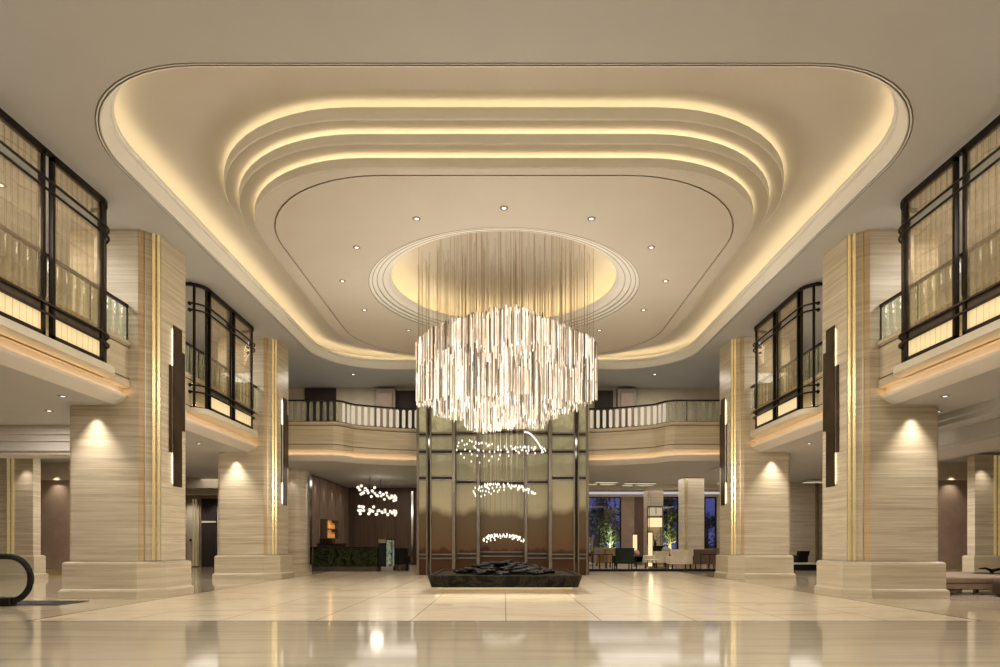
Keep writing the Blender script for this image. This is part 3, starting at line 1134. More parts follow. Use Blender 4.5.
swarm(457, 545, 451, .27, 17.0, 81, 'widest and topmost swarm of crystal drops just under the chandelier', 3, True)
swarm(473, 535, 490, .15, 17.0, 84, 'middle swarm of crystal drops between the wider and the smaller one', 5, droop=.22)
swarm(483, 524, 538, .09, 17.0, 66, 'smallest and lowest swarm of crystal drops hanging above the black plinth', 8, droop=.14)

# ------------------------------------------------------------------ recessed downlights
def downlight_proto():
    t = thing('recessed_downlight', (0, 0, 0), '', 'downlight')
    MB().lathe([(.042, -.004), (.050, -.012), (.085, -.012), (.092, 0)], (0, 0, 0), 20).build('trim_ring', M['door_panel'], t)
    MB().lathe([(.042, -.010), (.038, -.006)], (0, 0, 0), 18).build('lamp_lens', M['lens'], t)
    return t


dl = downlight_proto()
first = True


def place_dl(x, y, z, label, group, k=1.0):
    global first
    if first:
        o = dl
        o.location = (x, y, z)
        first = False
    else:
        o = copy_tree(dl, (x, y, z))
    o.scale = (k, k, k)
    o['label'] = label
    o['group'] = group
    return o


ORD = ['first', 'second', 'third', 'fourth', 'fifth', 'sixth']
for side in (0, -1, 1):
    for k in range(1 if side == 0 else 6):
        a = radians(0 if side == 0 else 25.5 + 27.2 * k)
        x = side * 4.17 * sin(a)
        y = RC - 4.3 * cos(a)
        if side == 0:
            lab = 'small ceiling downlight nearest the viewer, centred before the chandelier recess'
        else:
            lab = '%s small ceiling downlight %s from the nearest one around the chandelier recess' % (ORD[k], 'leftward' if side < 0 else 'rightward')
        place_dl(x, y, PZ, lab, 'downlights around the chandelier recess', .95)
        light('SPOT', (x, y, PZ - .05), 150, col=(1, .91, .78), size=.04, spot=75, blend=.8, rot=(0, 0, 0))
for s, side in ((-1, 'left'), (1, 'right')):
    nice = 'escalator' if s < 0 else 'daybed'
    place_dl(s * 9.0, 13.06, SOF, 'soffit downlight closest to the front column on the %s side' % nice, 'gallery soffit downlights', 1.0)
    place_dl(s * 10.3 if s < 0 else 9.9, 14.5 if s < 0 else 14.6, SOF, 'second soffit downlight, further from the front column on the %s side' % nice, 'gallery soffit downlights', 1.0)
    place_dl(s * 9.2, 19.3, SOF, 'soffit downlight under the far %s screen' % side, 'gallery soffit downlights', 1.0)
    place_dl(s * 9.6, 10.2, CEIL, 'gallery ceiling downlight seen through the near %s screen, outer pane' % side, 'gallery ceiling downlights', 1.2)
    place_dl(s * 9.6, 12.2, CEIL, 'gallery ceiling downlight seen through the near %s screen, inner pane' % side, 'gallery ceiling downlights', 1.2)
    place_dl(s * 9.6, 18.0, CEIL, 'gallery ceiling downlight seen through the far %s screen' % side, 'gallery ceiling downlights', 1.2)
    place_dl(s * 6.1, 25.9, CEIL, 'ceiling downlight over the rear balcony, %s of the chandelier' % side, 'rear balcony downlights', 1.2)

# ------------------------------------------------------------------ lower left and right zones
# outer columns of the second row
def outer_column(s, y0, xa, xb, strip, label, top=SOF):
    t = thing('column', (s * (xa + xb) / 2, y0 + .8, 0), label, 'column', 'travertine columns of the hall', 'thing')
    a, b = sorted((s * xa, s * xb))
    MB().box(a, b, y0, y0 + .35, .79, top).build('shaft', M['stone'], t, smooth=False)
    loops = [[(a - d, y0 - d, z), (b + d, y0 - d, z), (b + d, y0 + .35 + d, z), (a - d, y0 + .35 + d, z)] for d, z in ((.15, 0), (.15, .15), (.10, .2), (.10, .75), (.06, .79))]
    MB().loft(loops, True, True).build('base', M['stone_base'], t, sharp=.3)
    for u in strip:
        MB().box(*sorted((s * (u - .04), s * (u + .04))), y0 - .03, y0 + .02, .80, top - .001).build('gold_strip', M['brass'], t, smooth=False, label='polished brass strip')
    return t


outer_column(-1, 21.2, 15.60, 18.0, (16.26, 16.41), 'stone column with two brass strips behind the escalator, cut by the picture edge', 4.1)
outer_column(1, 21.2, 15.60, 18.0, (16.26, 16.41), 'stone column with two brass strips behind the daybed, cut by the picture edge', 4.1)
for s in (-1, 1):
    light('SPOT', (s * 15.8, 20.9, 4.0), 60, size=.03, spot=75, blend=.9, target=(s * 15.8, 21.05, 0))
# silk panelled recess walls next to them
for s, nm in ((-1, 'left'), (1, 'right')):
    x0, x1 = sorted((s * 13.2, s * 20.9))
    struct(MB().box(x0, x1, 24.0, 24.2, 0, SOF), 'wall_recess_' + nm, M['wall_brown'], smooth=False)
    struct(MB().box(x0, x1, 23.94, 24.0, 0, .22), 'baseboard_recess_' + nm, M['brass_pale'], smooth=False)
    struct(MB().box(x0, x1, 23.9, 24.0, 3.55, SOF), 'trim_recess_' + nm, M['plaster'], smooth=False)
    light('SPOT', (s * 16.7, 23.7, 3.9), 75, size=.03, spot=75, blend=.9, target=(s * 16.7, 23.86, 0))
# bulkhead across the left bay, running lengthwise on the right
mb = MB()
for (y0, z0) in ((16.30, 3.98), (16.42, 3.82), (16.50, 3.58), (16.62, 3.50)):
    mb.box(-21, -9.6, y0, 17.4, z0, SOF)
struct(mb, 'trim_bulkhead_left', M['paint_grey'], smooth=False)
mb = MB()
for (x0, z0) in ((10.20, 4.06), (10.34, 3.96)):
    mb.box(x0, 12.6, -7, 20.5, z0, SOF)
for (x0, z0) in ((10.9, 3.62), (11.0, 3.55)):
    mb.box(x0, 12.4, -7, 20.5, z0, SOF)
struct(mb, 'trim_bulkhead_right', M['paint'], smooth=False)

# far left lobby with a door
struct(MB().box(-21, -9.6, 32, 32.2, 0, 4.52), 'wall_back_left', M['stone'], smooth=False)
struct(MB().box(-21, -9.4, 29.6, 30.2, 3.75, 4.52), 'trim_beam_left', M['plaster'], smooth=False)
struct(MB().box(-21, -9.4, 30.9, 31.4, 3.55, 4.52), 'trim_cove_left', M['ledge'], smooth=False)
d = thing('door_6', (-14.75, 32, 0), None, None, kind='structure')
MB().box(-15.1, -14.35, 31.9, 32, 0, 3.4).build('door_opening', M['void'], d, smooth=False)  # dark slab in place of the unlit depth beyond the doorway
MB().box(-15.15, -15.07, 31.86, 32, 0, 3.45).build('door_casing', M['brass_pale'], d, smooth=False)
MB().box(-15.1, -14.35, 31.86, 31.92, 2.20, 2.30).build('door_transom', M['ledge'], d, smooth=False)
d = thing('door_7', (-15.45, 32, 0), None, None, kind='structure')
MB().box(-15.80, -15.2, 31.92, 32, .05, 3.4).build('door_leaf', M['plaster'], d, smooth=False, bevel=.01)
for u in (-15.50, -15.36):
    MB().box(u - .025, u + .025, 31.9, 31.93, .05, 3.4).build('door_gold_inlay', M['brass'], d, smooth=False)
MB().ball((-15.6, 31.86, 1.35), .06).build('handle', M['bronze'], d)
# far right
struct(MB().box(14.1, 21, 32, 32.2, 0, 4.52), 'wall_back_right', M['stone'], smooth=False)
struct(MB().box(15.55, 15.7, 31.9, 32, 0, SOF), 'trim_pilaster_right', M['wood_mid'], smooth=False)

# escalator end
es = thing('escalator', (-9.6, 12.3, 0), 'black handrail end and glass side of the escalator at the left picture edge', 'escalator')
R = .43
pts = [(-12.6, 12.2, .945)]
for k in range(17):
    a = pi / 2 - pi * k / 16
    pts.append((-9.45 + R * cos(a), 12.2, .515 + R * sin(a)))
pts.append((-9.75, 12.2, .085))
MB().tube(pts, .055, 10).build('handrail', M['black'], es)
poly = [(-12.6, .06)] + [(-9.45 + (R - .05) * cos(-pi / 2 + pi * k / 14), .515 + (R - .05) * sin(-pi / 2 + pi * k / 14)) for k in range(15)] + [(-12.6, .895)]
MB().prism_axis(poly, 12.19, 12.205).build('glass_side', M['glass_esc'], es)
MB().box(-12.6, -9.35, 12.1, 12.3, 0, .17).build('skirt', M['bronze'], es, bevel=.02)
MB().box(-10.6, -8.55, 12.3, 13.2, .001, .012).build('landing_plate', M['steps'], es, smooth=False)
MB().box(-10.5, -8.65, 12.35, 13.15, .012, .016).build('comb_plate', M['black'], es, smooth=False)

# daybed, ottoman, ornament
db = thing('daybed', (11.6, 16.0, 0), 'low wide taupe daybed beside the front right column', 'daybed')
MB().box(9.92, 13.3, 14.80, 17.2, .12, .28).build('frame', M['bronze_plate'], db, bevel=.02)
MB().box(9.85, 13.4, 14.72, 17.3, .27, .42).build('cushion', M['bench'], db, bevel=.045)
MB().box(9.9, 13.35, 14.74, 14.80, .14, .265).build('front_panel', M['bench'], db, bevel=.012)
for x, y in ((10.95, 14.85), (13.1, 14.85), (10.1, 17.1), (13.1, 17.1)):
    MB().cbox((x, y, .06), (.08, .08, .12)).build('leg', M['chrome'], db, smooth=False)
ot = thing('ottoman', (11.7, 14.0, 0), 'rounded dark brown leather ottoman in front of the daybed', 'ottoman')
MB().loft([rr(11.0 + i, 12.4 - i, 13.45 + i, 14.6 - i, .28 - i * .6, z, 6) for i, z in ((.06, .02), (.0, .08), (0, .30), (.03, .36), (.10, .385))], True, True).build('seat', M['bench_dark'], ot)
MB().loft([rr(11.1, 12.3, 13.55, 14.5, .2, z, 6) for z in (0, .03)], True, True).build('foot', M['black'], ot)
tr_ = thing('serving_tray', (12.35, 16.3, .42), 'round dark tray lying on the taupe daybed', 'tray')
MB().lathe([(.33, .421), (.36, .435), (.35, .44), (.3, .43)], (12.35, 16.3, 0), 28).build('dish', M['bench_dark'], tr_)
o = MB().tube([(12.05, 16.25, .545), (12.25, 16.28, .56), (12.42, 16.3, .49), (12.62, 16.3, .535), (12.85, 16.3, .52)], [.01, .025, .045, .035, .01], 8)
o.tube([(12.42, 16.3, .431), (12.42, 16.3, .50)], .04, 8)
o.build('ornament', M['bronze'], label='dark curved branch ornament standing on the daybed tray', category='ornament')

# ------------------------------------------------------------------ reception alcove at the left rear
# curved stone pier
pier = [(-9.6, 26.0), (-8.65, 26.0)]
for k in range(7):
    a = -pi / 2 + pi / 2 * k / 6
    pier.append((-8.65 + .5 * cos(a), 26.5 + .5 * sin(a)))
pier += [(-8.15, 26.95), (-9.6, 26.95)]
t = thing('column', (-8.7, 26.8, 0), 'rounded plain stone pier at the entrance of the dark reception alcove', 'column', kind='thing')
MB().prism(pier, .3, SOF).build('shaft', M['stone'], t, sharp=.4)
MB().prism(inflate(pier, .05), 0, .3).build('base', M['stone_base'], t, sharp=.4)
MB().box(-8.14, -8.06, 26.55, 26.9, .3, 4.0).build('lit_edge', M['chrome'], t, smooth=False)
light('SPOT', (-7.98, 26.6, 4.1), 20, size=.03, spot=60, blend=.9, target=(-8.1, 26.8, 0))
light('SPOT', (-8.6, 25.75, 4.1), 25, size=.03, spot=70, blend=.9, target=(-8.6, 25.95, 0))
struct(MB().box(-9.6, -8.5, 27.65, 35.2, 0, 4.52), 'wall_alcove_left', M['wood'], smooth=False)
struct(MB().box(wx(411.5, 34.7), wx(413.5, 34.7), 34.6, 34.9, .2, 4.0), 'trim_lit_edge', M['chrome'], smooth=False)
struct(MB().box(-9.6, 4.6, 35.0, 35.2, 0, 4.52), 'wall_alcove_back', M['wood'], smooth=False)
# upright wall panels
for k in range(5):
    y = 28.0 + k * 1.36
    if k in (1, 2):
        struct(MB().box(-8.5, -8.44, y, y + 1.30, 2.3, 4.15), 'trim_wall_panel', M['wood_mid'], smooth=False, bevel=.01)
    else:
        struct(MB().box(-8.5, -8.44, y, y + 1.30, .3, 4.15), 'trim_wall_panel', M['wood_mid'], smooth=False, bevel=.01)
for k in range(6):
    x = -8.2 + k * 1.15
    struct(MB().box(x, x + 1.09, 34.95, 35.0, .2, 4.05), 'trim_wall_panel', M['wood'], smooth=False, bevel=.012)
for (y, w) in ((28.6, 26), (30.0, 26), (31.4, 26), (33.0, 18)):
    light('SPOT', (-8.25, y, 4.1), w, size=.03, spot=60, blend=.9, target=(-8.40, y, 0))
light('SPOT', (-4.9, 34.6, 4.1), 12, size=.03, spot=60, blend=.9, target=(-4.9, 34.9, 0))
# back bar with lit bottle shelf
bs = thing('bar_shelf', (-8.35, 30.2, 1.0), 'small glowing amber bottle shelf set in the wood wall', 'shelf')
Y0, Y1 = 29.42, 31.4
MB().box(-8.49, -8.46, Y0, Y1, 1.42, 2.3).build('back_panel', M['bar_glow'], bs, smooth=False)
for z in (1.40, 1.84, 2.27):
    MB().box(-8.46, -8.12, Y0, Y1, z, z + .03).build('shelf_board', M['wood'], bs, smooth=False)
for y in (Y0, Y1):
    MB().box(-8.46, -8.12, y - .02, y + .02, 1.40, 2.30).build('side_board', M['wood'], bs, smooth=False)
bm_ = MB().lathe([(.04, 0), (.042, .02), (.042, .17), (.016, .22), (.016, .29), (.02, .30)], (0, 0, 0), 10).build('bottle', M['bottle'])
k = 0
for z in (1.43, 1.87):
    for i in range(7):
        o = bm_ if k == 0 else bm_.copy()
        if k:
            COL.objects.link(o)
        o.location = (-8.28, Y0 + .22 + i * .255, z)
        tag(o, 'amber bottle standing on the lit shelf of the wood wall', 'bottle', 'bottles on the lit bar shelf')
        k += 1
light('POINT', (-8.2, 30.2, 2.15), 3, (1, .6, .25), .05)
t = thing('back_counter', (-8.1, 30.2, 0), 'dark counter under the glowing bottle shelf', 'counter')
MB().box(-8.43, -7.75, 28.9, 31.6, 1.10, 1.18).build('worktop', M['marble_black'], t, smooth=False)
MB().box(-8.43, -7.82, 28.9, 31.6, 0, 1.10).build('cabinet', M['void'], t, smooth=False)
# reception counter
rc = thing('reception_counter', (-6.7, 27.3, 0), 'long dark green marble reception counter in the alcove', 'counter')
xa, xb = -8.05, wx(377.5, 27)
MB().box(xa, xb, 27.0, 27.7, .20, 1.0).build('front_panel', M['marble_green'], rc, smooth=False, bevel=.01)
MB().box(xa - .02, xb + .02, 26.97, 27.8, 1.0, 1.04).build('worktop', M['marble_black'], rc, smooth=False)
MB().box(xa, xb, 26.95, 27.8, 0, .20).build('plinth', M['bronze_mid'], rc, smooth=False)
dc = thing('display_cabinet', (wx(385, 27), 27.2, 0), 'slim glass cabinet with glowing greenery beside the marble counter', 'cabinet')
xc = wx(378.5, 27)
MB().box(xc, wx(386, 27), 27.0, 27.6, .20, 1.2).build('black_side', M['black'], dc, smooth=False)
MB().box(xc, wx(386, 27), 26.98, 27.6, 1.2, 1.36).build('grey_top', M['door_panel'], dc, smooth=False)
MB().box(wx(386, 27), wx(392, 27), 27.05, 27.55, .22, 1.32).build('lit_case', M['vitrine'], dc, smooth=False)
cf = MB()
for x in (wx(386, 27), wx(392, 27)):
    for y in (27.0, 27.6):
        cf.cbox((x, y, .78), (.03, .03, 1.16))
cf.box(wx(386, 27), wx(392, 27), 27.0, 27.6, 1.33, 1.37)
cf.build('case_frame', M['bronze'], dc, smooth=False)
dk = thing('desk', (wx(400, 28), 28.3, 0), 'brown writing desk between the glass cabinet and the tower', 'desk')
MB().box(wx(393, 28), wx(407, 28), 28.0, 28.7, .78, .83).build('desktop', M['wood_mid'], dk, smooth=False)
MB().box(wx(400, 28), wx(407, 28), 28.02, 28.68, 0, .78).build('drawer_unit', M['wood_mid'], dk, smooth=False)
MB().box(wx(393.2, 28), wx(394, 28), 28.02, 28.68, 0, .78).build('leg', M['bronze'], dk, smooth=False)


def simple_chair(name, x, y, label, mat, w=.55, back=.95, seat=.45, rz=0.0, group=None, arms=True, legs='bronze'):
    t = thing(name, (x, y, 0), label, 'chair' if name != 'armchair' else 'armchair', group)
    d = w * .95

    def part(mb, nm, mt, bev=.03):
        mb.v = [(x + a * cos(rz) - b * sin(rz), y + a * sin(rz) + b * cos(rz), c) for a, b, c in mb.v]
        mb.build(nm, M[mt], t, bevel=bev)
    part(MB().box(-w / 2, w / 2, -d / 2, d / 2, seat - .17, seat), 'seat', mat, .04)
    # back leans, edge flared; chair looks along +b
    mb = MB()
    loops = []
    for z, off, ww in ((seat - .16, 0, .98), (seat + .1, -.02, 1.0), (back - .12, -.08, 1.06), (back, -.11, 1.08)):
        n = 9
        front = [((-.5 + k / (n - 1)) * w * ww, -d / 2 + off + .10 + .05 * math.cos(pi * (k / (n - 1) - .5)) * -1 + .05, z) for k in range(n)]
        rear = [((.5 - k / (n - 1)) * w * ww, -d / 2 + off - .02 - .06 * math.cos(pi * ((n - 1 - k) / (n - 1) - .5)), z) for k in range(n)]
        loops.append(front + rear)
    mb.loft(loops, True, True)
    part(mb, 'backrest', mat, 0)
    if arms:
        for s in (-1, 1):
            part(MB().box(s * w / 2 - .05, s * w / 2 + .05, -d / 2, d / 2, seat - .16, seat + .18), 'arm', mat, .03)
    for sx in (-1, 1):
        for sy in (-1, 1):
            part(MB().box(sx * (w / 2 - .06) - .02, sx * (w / 2 - .06) + .02, sy * (d / 2 - .06) - .02, sy * (d / 2 - .06) + .02, 0, seat - .16), 'leg', legs, 0)
    return t


simple_chair('desk_chair', wx(402.5, 27.6), 27.65, 'black chair at the brown desk beside the glass cabinet', 'black', .5, .98)

# globe chandelier
gc = thing('globe_chandelier', (-5.75, 29.2, 3.1), 'two tier chandelier of small white globes over the reception counter', 'chandelier')
frame = MB()
for x, y in ((-6.05, 28.9), (-5.85, 30.4), (-5.7, 32.0)):
    frame.cbox((x, y, 3.87), (.03, .03, .70))
GL = MB().ball((0, 0, 0), .07, 12, 8).build('globe', M['globe'])
GLM = GL.data
bpy.data.objects.remove(GL)
gl_r = random.Random(2)
A0, A1 = Vector((-6.36, 28.3)), Vector((-5.62, 33.0))
for (z0, z1, cnt) in ((3.54, 3.48, 34), (2.62, 2.74, 36)):
    ringp = []
    ax = A1 - A0
    sd = Vector((ax.y, -ax.x)).normalized()
    for k in range(cnt):
        a = 2 * pi * k / cnt
        q = .5 - .5 * cos(a)
        p = A0 + ax * q + sd * (.30 * sin(a))
        zc = z0 + (z1 - z0) * q
        ringp.append((p.x, p.y, zc + .06))
        drop = (.0, .10, -.10, .04)[k % 4] if q > .3 else gl_r.choice((.12, .02, -.12, .2))
        o = bpy.data.objects.new('globe', GLM)
        COL.objects.link(o)
        o.parent = gc
        o.location = Vector((p.x + (gl_r.uniform(-.12, .12) if q < .35 else 0), p.y, zc + drop)) - gc.location
    frame.tube(ringp, .014, 6, True)
    for k in (0, cnt // 3, 2 * cnt // 3):
        frame.tube([ringp[k], (-5.85, 30.4, 3.55)] if z0 > 3 else [ringp[k], (ringp[k][0], ringp[k][1], 3.5)], .008, 5)
frame.build('frame', M['bronze'], gc)
light('POINT', (-5.8, 29.2, 3.2), 15, (1, .88, .7), .3)

# ------------------------------------------------------------------ lounge at the right rear
outer = [('column', 29.5, 8.25, 9.24, 'plain stone column in the lounge behind the cream armchairs'),
         ('column', 36.6, 8.15, 9.12, 'stone column carrying the square wall lantern in the lounge')]
for nm, y0, xa, xb, lab in outer:
    t = thing('column', ((xa + xb) / 2, y0 + .7, 0), lab, 'column', 'travertine columns of the hall', 'thing')
    MB().box(xa, xb, y0, y0 + .8, .3, SOF).build('shaft', M['stone'], t, smooth=False, bevel=.03)
    MB().box(xa + .12, xa + .2, y0 - .02, y0 + .02, .3, SOF - .001).build('gold_strip', M['brass_pale'], t, smooth=False)
    MB().box(xa - .06, xb + .06, y0 - .06, y0 + .86, 0, .3).build('base', M['stone_base'], t, smooth=False, bevel=.02)
struct(MB().box(4.4, 4.6, 35.0, 41.2, 0, 4.52), 'wall_lounge_left', M['plaster'], smooth=False)
YW = 41.0
for (x0, x1, mt) in ((4.4, 5.3, 'wood_mid'), (wx(621, YW), wx(634, YW), 'wall_brown'), (wx(634, YW), wx(648, YW), 'wood'), (wx(678, YW), wx(704, YW), 'wood'), (13.6, 21, 'stone')):
    struct(MB().box(x0, x1, YW - .1, YW + .3, 0, 4.52), 'wall_lounge_back', M[mt], smooth=False)
struct(MB().box(4.4, 21, YW - .15, YW + .3, 4.15, 4.6), 'wall_lounge_header', M['ledge'], smooth=False)
struct(MB().box(4.4, 21, YW - .1, YW + .2, 0, .35), 'wall_lounge_sill', M['wood_mid'], smooth=False)
for k, (x0, x1) in enumerate(((5.3, wx(621, YW)), (wx(648, YW), wx(678, YW)), (wx(704, YW), 13.6))):
    w = thing('window_%d' % (k + 1), ((x0 + x1) / 2, YW, .35), None, None, kind='structure')
    MB().box(x0, x1, YW + .04, YW + .06, .35, 4.15).build('glass_pane', M['glass'], w, smooth=False)
    f = MB()
    for x in (x0 + .04, x1 - .04):
        f.cbox((x, YW, 2.25), (.08, .12, 3.8))
    f.cbox(((x0 + x1) / 2, YW, 4.11), (x1 - x0, .12, .08))
    f.cbox(((x0 + x1) / 2, YW, .39), (x1 - x0, .12, .08))
    f.build('window_frame', M['bronze'], w, smooth=False)
mb = MB().box(4.7, 14.5, YW - .17, YW - .15, 4.32, 4.46)
tag(mb.build('ceiling_pelmet_light', M['pelmet'], smooth=False), 'white light strip along the ceiling above the night windows', 'strip light')
# ceiling beams and glimmering crystal lines
struct(MB().box(3.2, 21, 33.2, 33.6, 3.98, 4.52), 'trim_beam_lounge', M['ledge'], smooth=False)
struct(MB().box(3.2, 21, 28.3, 33.4, 4.22, 4.55), 'ceiling_lounge_front', M['paint'], smooth=False)
struct(MB().box(-9.6, 3.2, 28.3, 35.0, 4.22, 4.55), 'ceiling_alcove', M['paint'], smooth=False)
struct(MB().box(-21, -9.6, 28.3, 32.0, 4.22, 4.55), 'ceiling_lobby_left', M['paint'], smooth=False)
for k, (x0, x1, yy) in enumerate(((4.1, 5.6, 31.6), (6.0, 7.6, 32.2), (10.6, 12.2, 31.6), (14.4, 15.9, 30.6))):
    t = thing('crystal_ceiling_light', ((x0 + x1) / 2, yy, 4.15), ['flat crystal ceiling light nearest the glass tower in the lounge', 'flat crystal ceiling light over the cylinder lamps',
              'flat crystal ceiling light beyond the plain lounge column', 'flat crystal ceiling light between the two right columns'][k], 'ceiling light', 'flat crystal lights on the lounge ceiling')
    MB().box(x0, x1, yy - .25, yy + .25, 4.16, 4.2).build('ceiling_plate', M['chrome'], t, smooth=False)
    mb = MB()
    r_ = random.Random(k)
    for i in range(26):
        mb.cbox((r_.uniform(x0, x1), yy + r_.uniform(-.22, .22), 4.10), (r_.uniform(.05, .22), .03, .05))
    mb.build('crystal_bars', M['shade_dim'], t, smooth=False, kind='stuff')
# lounge floor edge, low metal railing
t = thing('low_railing', (6.2, 27.0, 0), 'low black kerb with thin railing posts along the lounge edge', 'railing')
xa, xb = 3.45, 9.3
MB().box(xa, xb, 27.0, 27.12, 0, .10).build('kerb', M['black'], t, smooth=False)
MB().box(xa, 4.6, 27.04, 27.08, .70, .73).build('handrail', M['black'], t, smooth=False)
for x in (3.5, 3.75, 4.05, 4.35, 4.58):
    MB().cbox((x, 27.06, .40), (.025, .025, .62)).build('post', M['black'], t, smooth=False)
MB().box(8.3, xb, 27.04, 27.08, .70, .73).build('handrail', M['black'], t, smooth=False)
for x in (8.32, 8.7, 9.0, 9.28):
    MB().cbox((x, 27.06, .40), (.025, .025, .62)).build('post', M['black'], t, smooth=False)

simple_chair('armchair', wx(623, 29), 29.0, 'dark green armchair seen from behind in the lounge', 'green_fabric', .78, .98, .44)
simple_chair('armchair', wx(608, 31), 31.0, 'tan leather armchair beside the dark green one', 'tan', .72, .92, .44, .4)
simple_chair('armchair', wx(659.5, 29.5), 30.3, 'cream armchair with a low back beside the tall cylinder lamp', 'cream', .8, .82, .44, .5)
simple_chair('armchair', wx(679, 28.5), 28.5, 'large cream armchair seen from behind before the plain lounge column', 'cream', .9, .92, .44)
simple_chair('armchair', wx(702, 28.5), 28.5, 'dark brown armchair seen from behind beside the rear right column', 'brown_fabric', .92, .92, .44)
simple_chair('armchair', wx(795, 31), 30.6, 'black chair glimpsed between the two right columns', 'black', .55, .82, .44, .3)
t = thing('sofa', (wx(606, 34), 34.2, 0), 'brown sofa under the night window near the glass tower', 'sofa')
xm = wx(606, 34)
MB().box(xm - .6, xm + .6, 33.8, 34.6, .12, .45).build('seat', M['tan'], t, bevel=.05)
MB().box(xm - .6, xm + .6, 34.45, 34.75, .3, .95).build('backrest', M['wall_brown'], t, bevel=.06)
for s in (-1, 1):
    MB().box(xm + s * .6 - .1, xm + s * .6 + .1, 33.8, 34.7, .12, .65).build('arm', M['wall_brown'], t, bevel=.05)
    MB().cbox((xm + s * .5, 33.9, .06), (.06, .06, .12)).build('leg', M['bronze'], t, smooth=False)
t = thing('coffee_table', (wx(652, 28.6), 28.6, 0), 'small pale topped table before the tall cylinder lamp', 'table')
xm = wx(652, 28.6)
MB().lathe([(.36, .43), (.37, .44), (.37, .46), (.36, .465)], (xm, 28.6, 0), 24).build('tabletop', M['ledge'], t)
for k in range(3):
    a = 2 * pi * k / 3 + .4
    MB().tube([(xm + .3 * cos(a), 28.6 + .3 * sin(a), 0), (xm + .2 * cos(a), 28.6 + .2 * sin(a), .43)], .015, 6).build('leg', M['bronze'], t)
t = thing('side_table', (wx(636.5, 28.9), 28.9, 0), 'small dark side table under the round rose vase', 'table')
xm = wx(636.5, 28.9)
MB().lathe([(.16, .57), (.16, .59)], (xm, 28.9, 0), 18).build('tabletop', M['bronze'], t)
MB().lathe([(.12, 0), (.12, .02), (.02, .04), (.02, .57)], (xm, 28.9, 0), 14).build('pedestal', M['bronze'], t)
MB().lathe([(.06, .59), (.13, .66), (.15, .75), (.11, .84), (.05, .87), (.06, .89)], (xm, 28.9, 0), 16).build('vase', M['pink'], label='round rose coloured vase on the small side table', category='vase')


def cylinder_lamp(px, Y, z0, z1, r, label):
    x = wx(px, Y)
    t = thing('floor_lamp', (x, Y, 0), label, 'floor lamp', 'cylinder floor lamps of the lounge')
    MB().lathe([(r * 1.3, 0), (r * 1.3, .025), (r * .3, .04), (r * .3, z0)], (x, Y, 0), 16).build('base', M['bronze'], t)
    MB().lathe([(r, z0), (r, z1)], (x, Y, 0), 20).build('lamp_shade', M['shade'], t)
    fr = MB()
    for dx in (-1, 1):
        fr.cbox((x + dx * (r + .02), Y, (z1 + .02 + z0) / 2), (.016, .016, z1 - z0 + .1))
    fr.box(x - r - .028, x + r + .028, Y - .01, Y + .01, z1 + .06, z1 + .08)
    fr.build('frame', M['bronze'], t, smooth=False)
    light('POINT', (x, Y - r - .08, (z0 + z1) / 2), 4, (1, .8, .5), .1)


cylinder_lamp(635, 33, .55, 1.62, .11, 'shorter glowing cylinder lamp behind the rose vase')
cylinder_lamp(650.3, 30.2, .10, 1.68, .10, 'tall glowing cylinder lamp between the armchairs')
# square lantern on the far column
YL = 36.3
t = thing('wall_lantern', (wx(655, YL), YL, 1.0), 'two tier square lantern with amber shades on the far lounge column', 'wall light')
x0, x1 = wx(648.3, YL), wx(661.8, YL)
za = lambda y: CAMZ + (CY - y) * YL / F
MB().box(x0 + .04, x1 - .04, YL - .22, YL + .2, za(527), za(518)).build('lower_shade', M['shade'], t, smooth=False, label='brightly lit shade')
MB().box(x0 + .04, x1 - .04, YL - .2, YL + .2, za(515.5), za(508)).build('upper_shade', M['shade_dim'], t, smooth=False, label='dimly lit shade')
fr = MB()
for x in (x0, x1):
    for y in (YL - .22, YL + .22):
        fr.cbox((x, y, (za(545) + za(506.5)) / 2), (.03, .03, za(506.5) - za(545)))
for z in (za(506.5), za(516.8)):
    fr.box(x0, x1, YL - .24, YL + .24, z - .015, z + .015)
fr.cbox(((x0 + x1) / 2, YL - .22, za(511)), (.03, .03, .35))
fr.build('frame', M['bronze'], t, smooth=False)
light('POINT', ((x0 + x1) / 2, YL - .5, za(522)), 8, (1, .8, .5), .2)
t = thing('console_table', (wx(660, 35), 35.2, 0), 'dark console table under the square lantern', 'console')
x0, x1 = wx(653.5, 35), wx(667, 35)
MB().box(x0, x1, 35.0, 35.5, .98, 1.05).build('tabletop', M['black'], t, smooth=False)
for x in (x0 + .04, x1 - .04):
    MB().box(x - .04, x + .04, 35.02, 35.48, 0, .98).build('leg', M['black'], t, smooth=False)
MB().box(x0 + .08, x1 - .08, 35.3, 35.45, .1, .98).build('back_panel', M['void'], t, smooth=False)
t = thing('vase_of_branches', (wx(656, 35), 35.2, 1.05), 'bare branches in a dark vase on the console table', 'vase')
xm = wx(656, 35)
MB().lathe([(.05, 1.05), (.09, 1.15), (.06, 1.25), (.04, 1.3)], (xm, 35.2, 0), 12).build('vase', M['bronze'], t)
r_ = random.Random(3)
for k in range(6):
    a = r_.uniform(-1.1, 1.1)
    MB().tube([(xm, 35.2, 1.25), (xm + .2 * sin(a), 35.2, 1.45), (xm + .5 * sin(a), 35.2 + r_.uniform(-.2, .2), 1.45 + .42 * cos(a))], [.012, .01, .005], 5).build('branch', M['bronze'], t)
xm = wx(666, 33)
t = thing('table_lamp', (xm, 33.0, 0), 'grey round topped lamp stand behind the cream armchairs', 'lamp')
MB().lathe([(.14, 0), (.14, .02), (.015, .03), (.015, .75)], (xm, 33, 0), 14).build('stand', M['bronze'], t)
MB().lathe([(.02, .74), (.20, .77), (.22, .86), (.14, .98), (.03, 1.03)], (xm, 33, 0), 18).build('lamp_shade', M['grey'], t)
